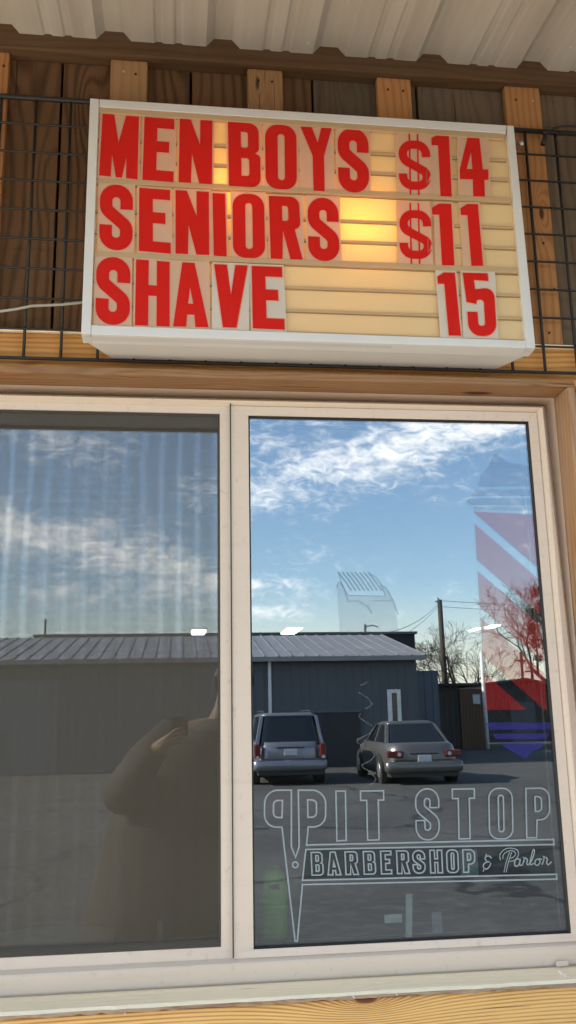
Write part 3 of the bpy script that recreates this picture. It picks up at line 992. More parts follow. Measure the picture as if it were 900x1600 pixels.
for ln in (((285, 825), (235, 850)), ((225, 900), (280, 930), (318, 975), (312, 990), (265, 1015)), ((240, 1040), (222, 1065), (270, 1100), (322, 1132)),
           ((330, 1140), (300, 1185), (240, 1212), (212, 1235), (225, 1255), (300, 1295), (342, 1335), (300, 1375), (235, 1408), (290, 1440), (345, 1492), (335, 1520), (255, 1566))):
    g = MB(); stroke2d(g, openpath([(*zz(*p), 2.5) for p in ln], 3) if len(ln) > 2 else [zz(*p) for p in ln], 1.1, Y=YD - .0009)
    g.build('clipper_cord_decal', M['film_cord'], window)


def lz(x, y): return (400 + x * .2667, 1220 + y * .2667)


# main outline of the scissor shaped double P with the two long bars
W = 2.5
main = [(*lz(207, 55),), (*lz(50, 55), 21), (*lz(50, 272), 19), (*lz(152, 272),), (*lz(229, 940),), (*lz(242, 940),), (*lz(272, 608),), (870, 1373.5), (869.5, 1366), (*lz(272, 583),), (*lz(292, 402),), (865.5, 1319.5), (865, 1311.5), (*lz(296, 376),), (*lz(306, 270),), (*lz(408, 270), 19), (*lz(408, 55), 21), (*lz(248, 55),), (*lz(253, 385),), (*lz(232, 448),), (*lz(207, 385),)]
g = MB()
stroke2d(g, rc(main, 8), W, True)
stroke2d(g, rc([lz(155, 115), (*lz(102, 115), 7), (*lz(102, 215), 7), lz(152, 215)], 5), W, True)
stroke2d(g, rc([lz(302, 112), (*lz(354, 112), 7), (*lz(354, 213), 7), lz(304, 213)], 5), W, True)
cc = lz(230, 492); stroke2d(g, [(cc[0] + 4.2 * math.cos(a * PI / 8), cc[1] + 4.6 * math.sin(a * PI / 8)) for a in range(16)], 2.2, True)
g.build('scissor_logo', M['film_etch'], window)


def letters(items, name, wid, mat, Y=YD - .0004, dark=None):
    for ch, x0, x1, ytl, ytr, ybl, ybr in items:
        w, cs = CONT[ch]; g = MB()
        for c in cs:
            pts = []
            for p in c:
                u, v = p.x / w, p.y / 100
                top = ytl + (ytr - ytl) * u; bot = ybl + (ybr - ybl) * u
                sh = (x1 - x0) * .0
                pts.append((x0 + (x1 - x0) * u + (1 - v) * 1.6, bot + (top - bot) * v))
            stroke2d(g, pts, wid, True, Y)
        g.build(name, M[mat], window)


letters([('I', 524.8, 539.5, 1236, 1236, 1314, 1313), ('T', 563.2, 599.2, 1236, 1235.5, 1313, 1312), ('S', 649, 685, 1233, 1232, 1312.5, 1312),
         ('T', 706.5, 741, 1233, 1232.5, 1311, 1310), ('O', 763.5, 800, 1232, 1231.5, 1311, 1310), ('P', 821.5, 858, 1232, 1231, 1309, 1308.5)], 'window_letter', 2.3, 'film_etch')
its = []
for ch, a, b in (('B', 486, 503.5), ('A', 511, 531), ('R', 539, 558.5), ('B', 567.5, 585.5), ('E', 594.5, 610.5), ('R', 619.5, 638.5), ('S', 644.5, 663), ('H', 671.5, 690), ('O', 697.5, 715), ('P', 723, 741)):
    y0 = 1332 - (a - 486) * .018; y1 = 1367.5 - (a - 486) * .019
    its.append((ch, a, b, y0, y0 - .3, y1, y1 - .3))
letters(its, 'window_letter', 2.3, 'film_etch')
# ampersand and script word
g = MB()
def sp_(pts, w=1.5): stroke2d(g, smoothp(pts), w, False, YD - .0004)
def smoothp(pts, n=5):
    P_ = [Vector(p) for p in pts]; P_ = [P_[0]] + P_ + [P_[-1]]; out = []
    for i in range(1, len(P_) - 2):
        for k in range(n):
            t_ = k / n; a, b, c, d = P_[i - 1:i + 3]
            out.append(.5 * ((2 * b) + (c - a) * t_ + (2 * a - 5 * b + 4 * c - d) * t_ ** 2 + (3 * b - a - 3 * c + d) * t_ ** 3))
    out.append(P_[-2]); return out
sp_([(768, 1341), (765, 1338), (760, 1338), (758, 1342), (761, 1346), (765, 1347)], 2)
sp_([(764, 1346), (757, 1349), (755, 1354), (759, 1358), (764, 1355), (767, 1348)], 2)
sp_([(760, 1334), (759, 1338)], 1.6); sp_([(756, 1358), (755, 1362)], 1.6)
# P
for d in (-1.7, 1.7):
    sp_([(798 + d, 1331), (793 + d, 1346), (789 + d, 1363)], 1.3)
sp_([(782, 1344), (781, 1336), (787, 1328), (797, 1325), (808, 1328), (810, 1336), (804, 1344), (796, 1346)], 1.4)
sp_([(786, 1342), (786, 1337), (790, 1332), (798, 1329), (804, 1331), (805, 1336), (801, 1340), (797, 1341)], 1.3)
for pts in ([(812, 1343), (807, 1342), (804, 1347), (805, 1353), (810, 1352), (813, 1343), (812, 1351), (816, 1352)],
            [(816, 1352), (819, 1343), (818, 1340), (824, 1343), (823, 1349), (825, 1352)],
            [(825, 1352), (831, 1344), (835, 1331), (833, 1328), (829, 1343), (829, 1351), (834, 1349)],
            [(841, 1342), (837, 1344), (836, 1350), (840, 1352), (844, 1347), (842, 1342), (847, 1343)],
            [(847, 1351), (850, 1342), (849, 1338), (855, 1342), (854, 1348), (857, 1351), (862, 1346)]):
    sp_(pts, 2.0)
g.build('script_lettering', M['film_etch'], window)
# dark tint inside the name band
poly_decal('logo_band_tint', [[(479, 1328.5), (864, 1321), (869, 1365), (474.5, 1374)]], 'film_halo', YD + .0006)

# ------------------------------------------------------------------ inside the shop, seen dimly through the glass
def inside(px, py, Y): return at(px, py, Y)
cfl = []
for (px, py, Y, w, d) in ((455, 984, 7.0, .16, .7), (310, 986, 7.0, .15, .5), (741, 982, 7.6, .05, .3), (769, 977, 7.8, .07, .35)):
    p = at(px, py, Y); kz = 2.60
    t_ = (kz - EYE.z) / (p.z - EYE.z); q = EYE + (p - EYE) * t_
    lab = {455: 'ceiling light seen through the clear pane at its left edge', 310: 'ceiling light seen through the screened pane', 741: 'ceiling light behind the barber pole decal, the left one', 769: 'smaller ceiling light behind the barber pole decal'}[px]
    L_ = empty('ceiling_light', tuple(q), lab, 'ceiling light', 'ceiling lights inside the shop')
    g = MB(); g.box(q.x - w / 2 - .02, q.x + w / 2 + .02, q.y - d / 2 - .02, q.y + d / 2 + .02, kz - .01, 2.619)
    keep(g.build('light_frame', M['whitep'], None), L_)
    g = MB(); g.box(q.x - w / 2, q.x + w / 2, q.y - d / 2, q.y + d / 2, kz - .022, kz - .0105)
    keep(g.build('light_diffuser', M['lamp'], None), L_)
# inner sill
g = MB(); g.box(wl, wr, .075, .30, wb + .02, wb + .045); g.build('inner_sill', M['intwall'], shop)
# lime green bottle standing on the inner sill
zs = wb + .0455
def lathe(g, c, prof, n=20):
    for i in range(len(prof) - 1):
        for k in range(n):
            a, b = 2 * PI * k / n, 2 * PI * (k + 1) / n
            (r1, z1), (r2, z2) = prof[i], prof[i + 1]
            g.poly([(c[0] + r1 * math.cos(a), c[1] + r1 * math.sin(a), z1), (c[0] + r1 * math.cos(b), c[1] + r1 * math.sin(b), z1),
                    (c[0] + r2 * math.cos(b), c[1] + r2 * math.sin(b), z2), (c[0] + r2 * math.cos(a), c[1] + r2 * math.sin(a), z2)])
c = at(427, 1400, .15)
bt = empty('bottle', (c.x, .15, zs), 'lime green round topped bottle behind the glass by the scissor logo', 'bottle')
g = MB(); lathe(g, (c.x, .15), [(.001, zs), (.028, zs), (.030, zs + .02), (.031, zs + .10), (.026, zs + .135), (.012, zs + .15), (.001, zs + .152)])
keep(g.build('bottle_body', M['green'], None, smooth=True), bt)
g = MB(); g.box(c.x - .010, c.x + .010, .1175, .1195, zs + .108, zs + .118); keep(g.build('bottle_mark', M['blackp'], None), bt)
# folded papers / boxes on the sill
def paper(name, px0, px1, py0, py1, Y, label, cat, mat='paper', lean=0.0, th=.004):
    a = at(px0, py0, Y); b = at(px1, py1, Y)
    g = MB(); g.hexa([(a.x, Y, b.z), (b.x, Y, b.z), (a.x, Y + th, b.z), (b.x, Y + th, b.z), (a.x + lean, Y, a.z), (b.x + lean, Y, a.z), (a.x + lean, Y + th, a.z), (b.x + lean, Y + th, a.z)])
    return tag(g.build(name, M[mat]), label, cat)
paper('card', 631, 644, 1398, 1468, .026, 'tall pale card standing inside the sill behind the clear pane', 'card', lean=.005)
paper('label_box', 601, 629, 1430, 1441, .03, 'small pale box with a label beside the tall card', 'box')
paper('notice', 718, 748, 1329, 1368, .026, 'small pale notice stuck inside the glass behind the shop name', 'notice')
paper('folded_card', 675, 692, 1426, 1466, .06, 'dim folded card right of the tall pale card', 'card', 'bluecloth')
paper('strip', 246, 254, 1440, 1470, .12, 'narrow pale strip standing behind the insect screen', 'strip', 'bluecloth')
g = MB(); c1 = at(60, 1470, .2)
N = 14
for i in range(N):
    a, b = -.10 + .26 * i / N, -.10 + .26 * (i + 1) / N
    h = lambda s: zs + .012 + .012 * math.sin((s + .1) / .26 * PI) 
    g.hexa([(c1.x + a, .1, zs), (c1.x + b, .1, zs), (c1.x + a, .28, zs), (c1.x + b, .28, zs), (c1.x + a, .1, h(a)), (c1.x + b, .1, h(b)), (c1.x + a, .28, h(a)), (c1.x + b, .28, h(b))])
tag(g.build('folded_towel', M['bluecloth'], smooth=False), 'pale blue folded towel lying low behind the insect screen', 'towel')
# the person taking the picture, standing on the pavement in front of the window (seen mirrored in the screened pane)
def skinned(name, nodes, edges, mat, parent, lev=2):
    me = bpy.data.meshes.new(name); me.from_pydata([n[0] for n in nodes], edges, []); me.materials.append(mat)
    o = bpy.data.objects.new(name, me); COL.objects.link(o)
    sk = o.modifiers.new('skin', 'SKIN'); sk.use_smooth_shade = True
    for v, n in zip(me.skin_vertices[0].data, nodes):
        r = n[1]; v.radius = r if hasattr(r, '__len__') else (r, r)
    me.skin_vertices[0].data[0].use_root = True
    sb_ = o.modifiers.new('sub', 'SUBSURF'); sb_.levels = lev; sb_.render_levels = lev
    if parent: keep(o, parent)
    return o


M['coat'] = simple('dark_coat_cloth', (.038, .032, .028), .85, 0, .3, .12, 9)
M['skinm'] = simple('skin_tone', (.16, .10, .07), .6, 0, .3, .05, 20)
M['hair'] = simple('brown_hair', (.035, .02, .012), .5, 0, .5, .3, 60)
M['phone'] = simple('phone_black', (.01, .01, .012), .2)
per = empty('person', (.05, -2.45, .12), 'standing person in a long dark coat holding up a phone towards the window', 'person')
yp = -2.45
nodes = [((.04, yp, 1.06), (.16, .12)), ((.06, yp, 1.24), (.15, .11)), ((.10, yp, 1.43), (.17, .12)), ((.20, yp, 1.58), .062), ((.255, yp + .02, 1.67), .07), ((.27, yp + .03, 1.76), (.08, .10)), ((.27, yp + .02, 1.84), (.065, .08)),
         ((-.06, yp, 1.49), .085), ((-.24, yp + .08, 1.27), .07), ((-.10, yp + .36, 1.46), .045), ((-.055, yp + .42, 1.51), (.042, .022)),
         ((.24, yp - .06, 1.46), .075), ((.27, yp - .10, 1.20), .058), ((.26, yp - .05, .95), .038), ((.26, yp - .03, .86), (.022, .042)),
         ((-.05, yp, .98), .11), ((-.06, yp + .02, .60), .075), ((-.06, yp - .02, .22), .05), ((-.06, yp + .13, .155), (.045, .032)),
         ((.13, yp, .98), .11), ((.14, yp + .02, .60), .075), ((.14, yp - .02, .22), .05), ((.14, yp + .13, .155), (.045, .032))]
edges = [(0, 1), (1, 2), (2, 3), (3, 4), (4, 5), (5, 6), (2, 7), (7, 8), (8, 9), (9, 10), (2, 11), (11, 12), (12, 13), (13, 14), (0, 15), (15, 16), (16, 17), (17, 18), (0, 19), (19, 20), (20, 21), (21, 22)]
# fingers of the raised hand curl round the phone, those of the hanging hand point down
def finger(p0, d1, d2, L, r):
    i0 = len(nodes); p0 = Vector(p0); d1 = Vector(d1).normalized(); d2 = Vector(d2).normalized()
    a = p0 + d1 * L * .5; b_ = a + (d1 + d2).normalized() * L * .3; c_2 = b_ + d2 * L * .25
    nodes.extend([(tuple(a), r), (tuple(b_), r * .9), (tuple(c_2), r * .8)])
    return i0
for k, (dz_, L_) in enumerate(((.025, .075), (.008, .085), (-.010, .08), (-.027, .065))):
    i0 = finger((-.045, yp + .44, 1.515 + dz_), (.7, .35, .3), (.9, -.4, .1), L_, .0095); edges += [(10, i0), (i0, i0 + 1), (i0 + 1, i0 + 2)]
i0 = finger((-.06, yp + .40, 1.49), (.3, -.1, -.9), (.9, .1, -.3), .055, .011); edges += [(10, i0), (i0, i0 + 1), (i0 + 1, i0 + 2)]
for k, (dy_, L_) in enumerate(((.03, .075), (.01, .085), (-.01, .08), (-.028, .065))):
    i0 = finger((.26, yp - .03 + dy_, .83), (0, .1, -1), (-.4, .2, -.8), L_, .0095); edges += [(14, i0), (i0, i0 + 1), (i0 + 1, i0 + 2)]
i0 = finger((.255, yp + .0, .88), (-.1, .8, -.6), (-.1, .3, -1), .055, .011); edges += [(14, i0), (i0, i0 + 1), (i0 + 1, i0 + 2)]
# nose
nodes.append(((.27, yp + .135, 1.745), .014)); edges.append((5, len(nodes) - 1))
skinned('body', nodes, edges, M['skinm'], per)
def rings_mesh(name, rr, mat, fold=.0, n=40):
    f_ = lambda k, z: noise.noise(Vector((math.cos(2 * PI * k / n) * 1.6, math.sin(2 * PI * k / n) * 1.6, z * 1.1))) * (1.75 - z) * 2
    g = MB(); R_ = []
    for (cx, cy, z, rx, ry) in rr:
        R_.append([(cx + math.cos(2 * PI * k / n) * rx * (1 + fold * f_(k, z)), cy + math.sin(2 * PI * k / n) * ry * (1 + fold * f_(k, z)), z) for k in range(n)])
    loft_(g, R_); o = g.build(name, mat, None, smooth=True)
    m_ = o.modifiers.new('s', 'SUBSURF'); m_.levels = 2; m_.render_levels = 2
    return keep(o, per)
def loft_(g, rings):
    n = len(rings[0])
    for i in range(len(rings) - 1):
        for k in range(n):
            j = (k + 1) % n; g.poly([rings[i][k], rings[i][j], rings[i + 1][j], rings[i + 1][k]])
rings_mesh('coat', [(.215, yp, 1.600, .082, .09), (.18, yp, 1.555, .135, .13), (.11, yp, 1.51, .21, .16), (.07, yp, 1.44, .25, .18), (.02, yp, 1.30, .28, .19), (-.005, yp, 1.10, .325, .21), (-.03, yp, .85, .365, .25), (-.05, yp, .62, .385, .28), (-.06, yp, .45, .40, .30)], M['coat'], .035)
def sleeve(a):
    g = MB(); g.tube(a[0], a[1], 16); o = g.build('coat_sleeve', M['coat'], None, smooth=True); keep(o, per)
sleeve(([(.00, yp, 1.52), (-.14, yp + .04, 1.40), (-.23, yp + .08, 1.29), (-.25, yp + .12, 1.27), (-.21, yp + .19, 1.33), (-.085, yp + .385, 1.48)], [.11, .11, .10, .095, .085, .050]))
sleeve(([(.20, yp - .05, 1.49), (.26, yp - .08, 1.36), (.27, yp - .10, 1.20), (.265, yp - .06, .98)], [.09, .085, .075, .05]))
g = MB(); rr = []
for i in range(9):
    a = i / 8 * PI * .62; rr.append([(.27 + math.cos(2 * PI * k / 28) * .098 * math.sin(a + .02), yp + .005 + math.sin(2 * PI * k / 28) * .112 * math.sin(a + .02) - (.02 if math.sin(2 * PI * k / 28) > .3 and i > 4 else 0) * (i - 4), 1.775 + .108 * math.cos(a)) for k in range(28)])
loft_(g, rr); keep(g.build('hair', M['hair'], None, smooth=True), per)
for sx in (-1, 1):
    g = MB(); lathe(g, (.27 + sx * .034, yp + .118), [(.001, 1.752), (.011, 1.757), (.014, 1.765), (.011, 1.773), (.001, 1.778)], 10); keep(g.build('eye', M['phone'], None, smooth=True), per)
    g = MB(); g.box(.04 + sx * .10 - .045, .04 + sx * .10 + .045, yp - .07, yp + .19, .122, .20); keep(g.build('shoe', M['phone'], None, bevel=.03, seg=3), per)
g = MB(); g.box(.245, .295, yp + .118, yp + .124, 1.697, 1.704); keep(g.build('mouth', M['tail'], None), per)
g = MB(); g.box(-.03, .045, -2.006, -1.998, 1.53, 1.612); ph_ = g.build('phone', M['phone'], None, bevel=.003)
tag(ph_, 'slim black phone held up in the raised hand of the standing person', 'phone')

# ------------------------------------------------------------------ the street behind the viewer (seen mirrored in the panes)
# (x, V): V = distance in front of the shop front; real y = -V
def RB(g, x0, x1, v0, v1, z0, z1, rnd=0): g.box(x0, x1, -v1, -v0, z0, z1, rnd)


b = empty('metal_workshop', (-8, -28, 0), 'long blue grey metal building with pale ribbed roof across the lot', 'building')
g = MB(); RB(g, -24, 8.0, 28, 35.9, 0, 3.52)
g.poly([(8.0, -28, 3.52), (8.0, -34, 4.70), (8.0, -35.9, 4.70), (8.0, -35.9, 3.52)])
keep(g.build('wall', M['siding'], None), b)
g = MB()
g.hexa([(-24.3, -27.7, 3.50), (8.25, -27.7, 3.50), (-24.3, -34.1, 4.76), (8.25, -34.1, 4.76), (-24.3, -27.7, 3.56), (8.25, -27.7, 3.56), (-24.3, -34.1, 4.82), (8.25, -34.1, 4.82)])
x = -24.2
while x < 8.2:
    g.hexa([(x, -27.68, 3.562), (x + .05, -27.68, 3.562), (x, -34.1, 4.822), (x + .05, -34.1, 4.822), (x, -27.68, 3.595), (x + .05, -27.68, 3.595), (x, -34.1, 4.855), (x + .05, -34.1, 4.855)]); x += .45
keep(g.build('roof', M['roof_galv'], None), b)
g = MB(); RB(g, -24.3, 8.25, 27.6, 27.68, 3.40, 3.55); keep(g.build('gutter', M['roof_galv'], None), b)
g = MB(); a = at(421, 1060, 28).x; RB(g, a - .05, a + .05, 27.9, 28, 0, 3.42); keep(g.build('downpipe', M['whitep'], None), b)
d0, d1 = at(607, 1077, 28), at(624, 1078, 28)
g = MB(); RB(g, d0.x - .05, d0.x + .09, 27.93, 28, .0, 2.45); RB(g, d1.x - .10, d1.x + .03, 27.93, 28, 0, 2.45); RB(g, d0.x + .09, d1.x - .10, 27.93, 28, 2.33, 2.45)
fr_ = keep(g.build('door_frame', M['whitep'], None), b)
g = MB(); RB(g, d0.x + .09, d1.x - .10, 27.96, 28, 0, 2.33); keep(g.build('door', M['carglass'], None), b)
for x in (-14, -7):
    g = MB(); RB(g, x, x + 3.2, 27.95, 28, 0, 2.9); keep(g.build('door', siding('roller_door%d' % x, (.14, .15, .17), .5), None), b)
a_, c_2 = at(486, 1112, 28).x, at(562, 1112, 28).x
g = MB(); RB(g, a_, c_2, 27.94, 28, 0, at(520, 1111, 28).z - .04); keep(g.build('roller_door', simple('dark_roller', (.022, .024, .028), .6), None), b)
g = MB(); RB(g, a_ - .05, c_2 + .05, 27.90, 28, at(520, 1111, 28).z - .039, at(520, 1111, 28).z + .03); keep(g.build('door_lintel', M['siding2'], None), b)
# lower side wing of the workshop (pale corner)
g = MB(); RB(g, 8.02, 9.6, 31, 35.9, 0, 3.2); keep(g.build('side_wing', M['siding2'], None), b)
# dark flat block behind
b = empty('flat_roofed_block', (-4, -36, 0), 'dark flat roofed block rising behind the metal workshop', 'building')
xa_, xb_ = at(55, 1003, 36).x, at(648, 990, 36).x
g = MB(); RB(g, xa_, xb_, 36, 46, 0, 5.02); keep(g.build('wall', M['parapet'], None), b)
g = MB(); RB(g, xa_ - .1, xb_ + .1, 35.9, 46.1, 5.02, 5.12); keep(g.build('parapet_cap', simple('cap_grey', (.12, .12, .12), .6), None), b)
g = MB(); x = at(571, 985, 37).x
g.tube([(x, -37, 5.1), (x, -37, 5.55)], .06, 6); g.tube([(x, -37, 5.45), (x + .35, -37, 5.5), (x + .6, -37, 5.42)], .03, 5)
keep(g.build('vent_pipe', M['pole'], None), b)
g = MB(); x = at(70, 985, 37).x; g.tube([(x, -37, 5.1), (x, -37, 5.85)], .05, 6); keep(g.build('mast', M['pole'], None), b)

b = empty('timber_shed', (13, -40, 0), 'dark timber shed with brown boarded end beside the white pole', 'shed')
g = MB(); RB(g, at(668, 1070, 40).x, at(716, 1071, 40).x, 40, 44, 0, 2.9); keep(g.build('wall', M['darkwood'], None), b)
g = MB(); RB(g, at(716, 1071, 40).x + .01, at(756, 1071, 40).x, 39.9, 44, 0, 2.75); o_ = keep(g.build('boarded_end', M['brownwood'], None), b)
g = MB(); RB(g, at(666, 1070, 40).x, at(757, 1071, 40).x, 39.6, 44.2, 2.9, 3.02); keep(g.build('roof', M['parapet'], None), b)
a, c = at(739, 1085, 39.8), at(751, 1100, 39.8)
g = MB(); RB(g, a.x, c.x, 39.82, 39.88, c.z, a.z); keep(g.build('notice_board', M['plate'], None), b)

b = empty('gabled_garage', (19, -48, 0), 'dark low gabled garage behind the barber pole decal', 'garage')
gl, gr, gp = at(757, 1068, 48), at(868, 1075, 48), at(820, 1061, 48)
g = MB()
g.extrude_poly([Vector((gl.x, -48, 0)), Vector((gr.x, -48, 0)), Vector((gr.x, -48, 3.0)), Vector((gp.x, -48, 3.42)), Vector((gl.x, -48, 3.2))], Vector((0, -7, 0)))
keep(g.build('wall', M['garage'], None), b)
g = MB()
for (p, q) in (((gl.x - .2, 3.17), (gp.x, 3.42)), ((gp.x, 3.42), (gr.x + .3, 2.98))):
    g.hexa([(p[0], -55.2, p[1] + .003), (q[0], -55.2, q[1] + .003), (p[0], -47.7, p[1] + .003), (q[0], -47.7, q[1] + .003), (p[0], -55.2, p[1] + .12), (q[0], -55.2, q[1] + .12), (p[0], -47.7, p[1] + .12), (q[0], -47.7, q[1] + .12)])
keep(g.build('roof', simple('garage_roof', (.10, .09, .085), .6), None), b)
g = MB(); a, c = at(797, 1095, 48).x, at(835, 1095, 48).x; RB(g, a, c, 47.95, 48, 0, 2.2); keep(g.build('door', simple('garage_door_grey', (.10, .10, .105), .6), None), b)
# timber fence closing the gap further right and left
b = empty('board_fence', (26, -50, 0), 'tall dark board fence right of the garage', 'fence')
g = MB()
for i in range(40): RB(g, 22.5 + i * .5, 22.98 + i * .5, 50, 50.05, 0, 1.9 + random.uniform(-.03, .03))
keep(g.build('fence_boards', M['darkwood'], None), b)

# poles
p = at(757, 1170, 39); x = G_ = 14.17
wp = empty('white_pole', (14.15, -39.2, 0), 'tall thin white pole standing in the lot beside the timber shed', 'pole')
g = MB(); g.tube([(14.15, -39.2, 0), (14.15, -39.2, 4.4)], [.10, .08], 10); keep(g.build('pole_shaft', M['whitep'], None, smooth=True), wp)
a = at(687, 937, 50)
up_ = empty('utility_pole', (15.6, -50, 0), 'tall leaning dark wooden utility pole behind the bare tree', 'utility pole')
g = MB(); g.tube([(15.55, -50, 0), (a.x, -50, a.z)], [.20, .14], 10); keep(g.build('pole_shaft', M['pole'], None, smooth=True), up_)
g = MB(); g.tube([(a.x - .25, -50, a.z - .1), (a.x - .05, -50, a.z - .1)], .05, 6); g.tube([(a.x, -50.0, a.z - .1), (a.x, -50.3, a.z + .15)], .05, 6)
keep(g.build('insulator', M['pole'], None), up_)
for i, (px0, py0, px1, py1) in enumerate(((814, 1018, 817, 1062), (830, 1035, 834, 1064))):
    q0, q1 = at(px0, py0, 58), at(px1, py1, 58)
    pp = empty('utility_pole', (q1.x, -58, 0), ['thin dark pole rising behind the peak of the gabled garage', 'shorter thin dark pole with crossarm behind the garage, on its right'][i], 'utility pole', 'thin poles behind the garage')
    g = MB(); g.tube([(q1.x, -58, 0), (q0.x, -58, q0.z)], .10, 8); keep(g.build('pole_shaft', M['pole'], None), pp)
    g = MB(); g.tube([(q0.x - .5, -58, q0.z - .6), (q0.x + .5, -58, q0.z - .6)], .05, 6); keep(g.build('crossarm', M['pole'], None), pp)


def wire(p, q, sag, label):
    p, q = Vector(p), Vector(q); pts = []
    for i in range(13):
        s = i / 12; c = p.lerp(q, s); c.z -= sag * 4 * s * (1 - s); pts.append(c)
    g = MB(); g.tube(pts, .013, 4); tag(g.build('power_line', M['pole']), label, 'power line', 'power lines over the lot')


top = Vector((a.x, -50, a.z - .15))
wire(top, (8.8, -36.5, 5.1), .35, 'slack power line from the utility pole down to the flat roofed block')
wire(top + Vector((0, 0, -.12)), (9.6, -37.5, 4.9), .2, 'steeper power line from the utility pole to the block corner')
q = at(395, 972, 55); q2 = at(900, 948, 55)
wire((a.x, -50, a.z - .05), (q2.x + 10, -55, q2.z), .2, 'upper power line running right from the utility pole')
wire((a.x, -50, a.z - .4), (q2.x + 10, -55, q2.z - .5), .2, 'lower power line running right from the utility pole')

# ------------------------------------------------------------------ bare trees
def tree(base, height, lean, spread, label, seed, levels=6, r0_=.2, clumps=(), first=.34, ang=.55):
    rnd = random.Random(seed)
    t_ = empty('bare_tree', base, label, 'tree', 'bare winter trees behind the lot')
    tr, cr = MB(), MB()
    def grow(p, d, L, r, lv):
        n = 4; pts = [p]; rad = [r]
        q = Vector(p); dd = Vector(d)
        for i in range(n):
            dd = (dd + Vector((rnd.uniform(-1, 1), rnd.uniform(-1, 1), rnd.uniform(-.5, .8))) * .10).normalized()
            q = q + dd * L / n; pts.append(q.copy()); rad.append(max(.009, r * (1 - .3 * (i + 1) / n)))
        (tr if lv == 0 else cr).tube(pts, rad, 7 if lv < 2 else (5 if lv < 4 else 3), cap=False)
        if lv >= levels: return
        kids = 3 if lv < 3 else rnd.choice((2, 3, 3))
        for k in range(kids):
            az = rnd.uniform(0, 2 * PI) if lv else 2 * PI * (k / kids) + rnd.uniform(-.4, .4)
            e = dd.cross(Vector((math.cos(az), math.sin(az), .1))).normalized()
            nd = (dd + e * rnd.uniform(.6, 1.15) * spread + Vector((0, 0, .06))).normalized()
            st_ = pts[-1] if k < 2 else pts[rnd.choice((2, 3))]
            grow(st_, nd, L * rnd.uniform(.66, .88), rad[-1] * rnd.uniform(.66, .82), lv + 1)
        
    grow(Vector(base), Vector(lean).normalized(), height * first, r0_, 0)
    keep(tr.build('trunk', M['bark'], None, smooth=True), t_)
    keep(cr.build('crown', M['bark'], None, smooth=True), t_)
    for (c, R_) in clumps:
        g = MB(); c = Vector(c)
        for i in range(260):
            v = Vector((rnd.gauss(0, 1), rnd.gauss(0, 1), rnd.gauss(0, 1))).normalized() * R_ * rnd.uniform(.3, 1)
            e = Vector((rnd.uniform(-1, 1), rnd.uniform(-1, 1), rnd.uniform(-1, 1))).normalized(); f_ = e.orthogonal().normalized()
            s = R_ * .16; g.poly([c + v - e * s, c + v + f_ * s * .5, c + v + e * s, c + v - f_ * s * .5])
        keep(g.build('mistletoe', M['mistle'], None, fixn=False), t_)


c = at(700, 1070, 52)
tree((c.x, -52, 0), 7.0, (.02, 0, 1), .95, 'wide bare tree behind the timber shed and the leaning pole', 5, 7, .28, first=.27)
c = at(868, 1040, 44)
cl = [(at(x, y, 43.5), r) for x, y, r in ((838, 925, .32), (836, 960, .5), (832, 984, .42), (838, 1002, .38), (842, 1028, .3), (845, 945, .35))]
cl = [((p.x, -43.5, p.z), r) for p, r in cl]
tree((c.x + .3, -44, 0), 8.0, (-.10, 0, 1), 1.05, 'bare tree with round mistletoe clumps at the right edge of the pane', 17, 7, .26, cl, first=.32)
tree((30, -60, 0), 9, (.05, 0, 1), .9, 'bare tree far right beyond the board fence', 23, 5, .25)
c = at(742, 1050, 60)
tree((c.x, -60, 0), 6.6, (0, 0, 1), 1.0, 'lower bare tree between the timber shed and the garage', 31, 5, .2, first=.32)


# ------------------------------------------------------------------ cars
def superring(L, W, z, cx=0, n=40, e=5.0, taper=0.0):
    out = []
    for k in range(n):
        a = 2 * PI * k / n + PI / n
        c, s = math.cos(a), math.sin(a)
        x = math.copysign(abs(c) ** (2 / e), c) * W / 2; y = math.copysign(abs(s) ** (2 / e), s) * L / 2
        out.append((x * (1 - taper * (y / L + .5)), y + cx, z))
    return out


def loft(g, rings, cap=True):
    n = len(rings[0])
    for i in range(len(rings) - 1):
        for k in range(n):
            j = (k + 1) % n; g.poly([rings[i][k], rings[i][j], rings[i + 1][j], rings[i + 1][k]])
    if cap: g.poly(list(reversed(rings[0]))); g.poly(rings[-1])


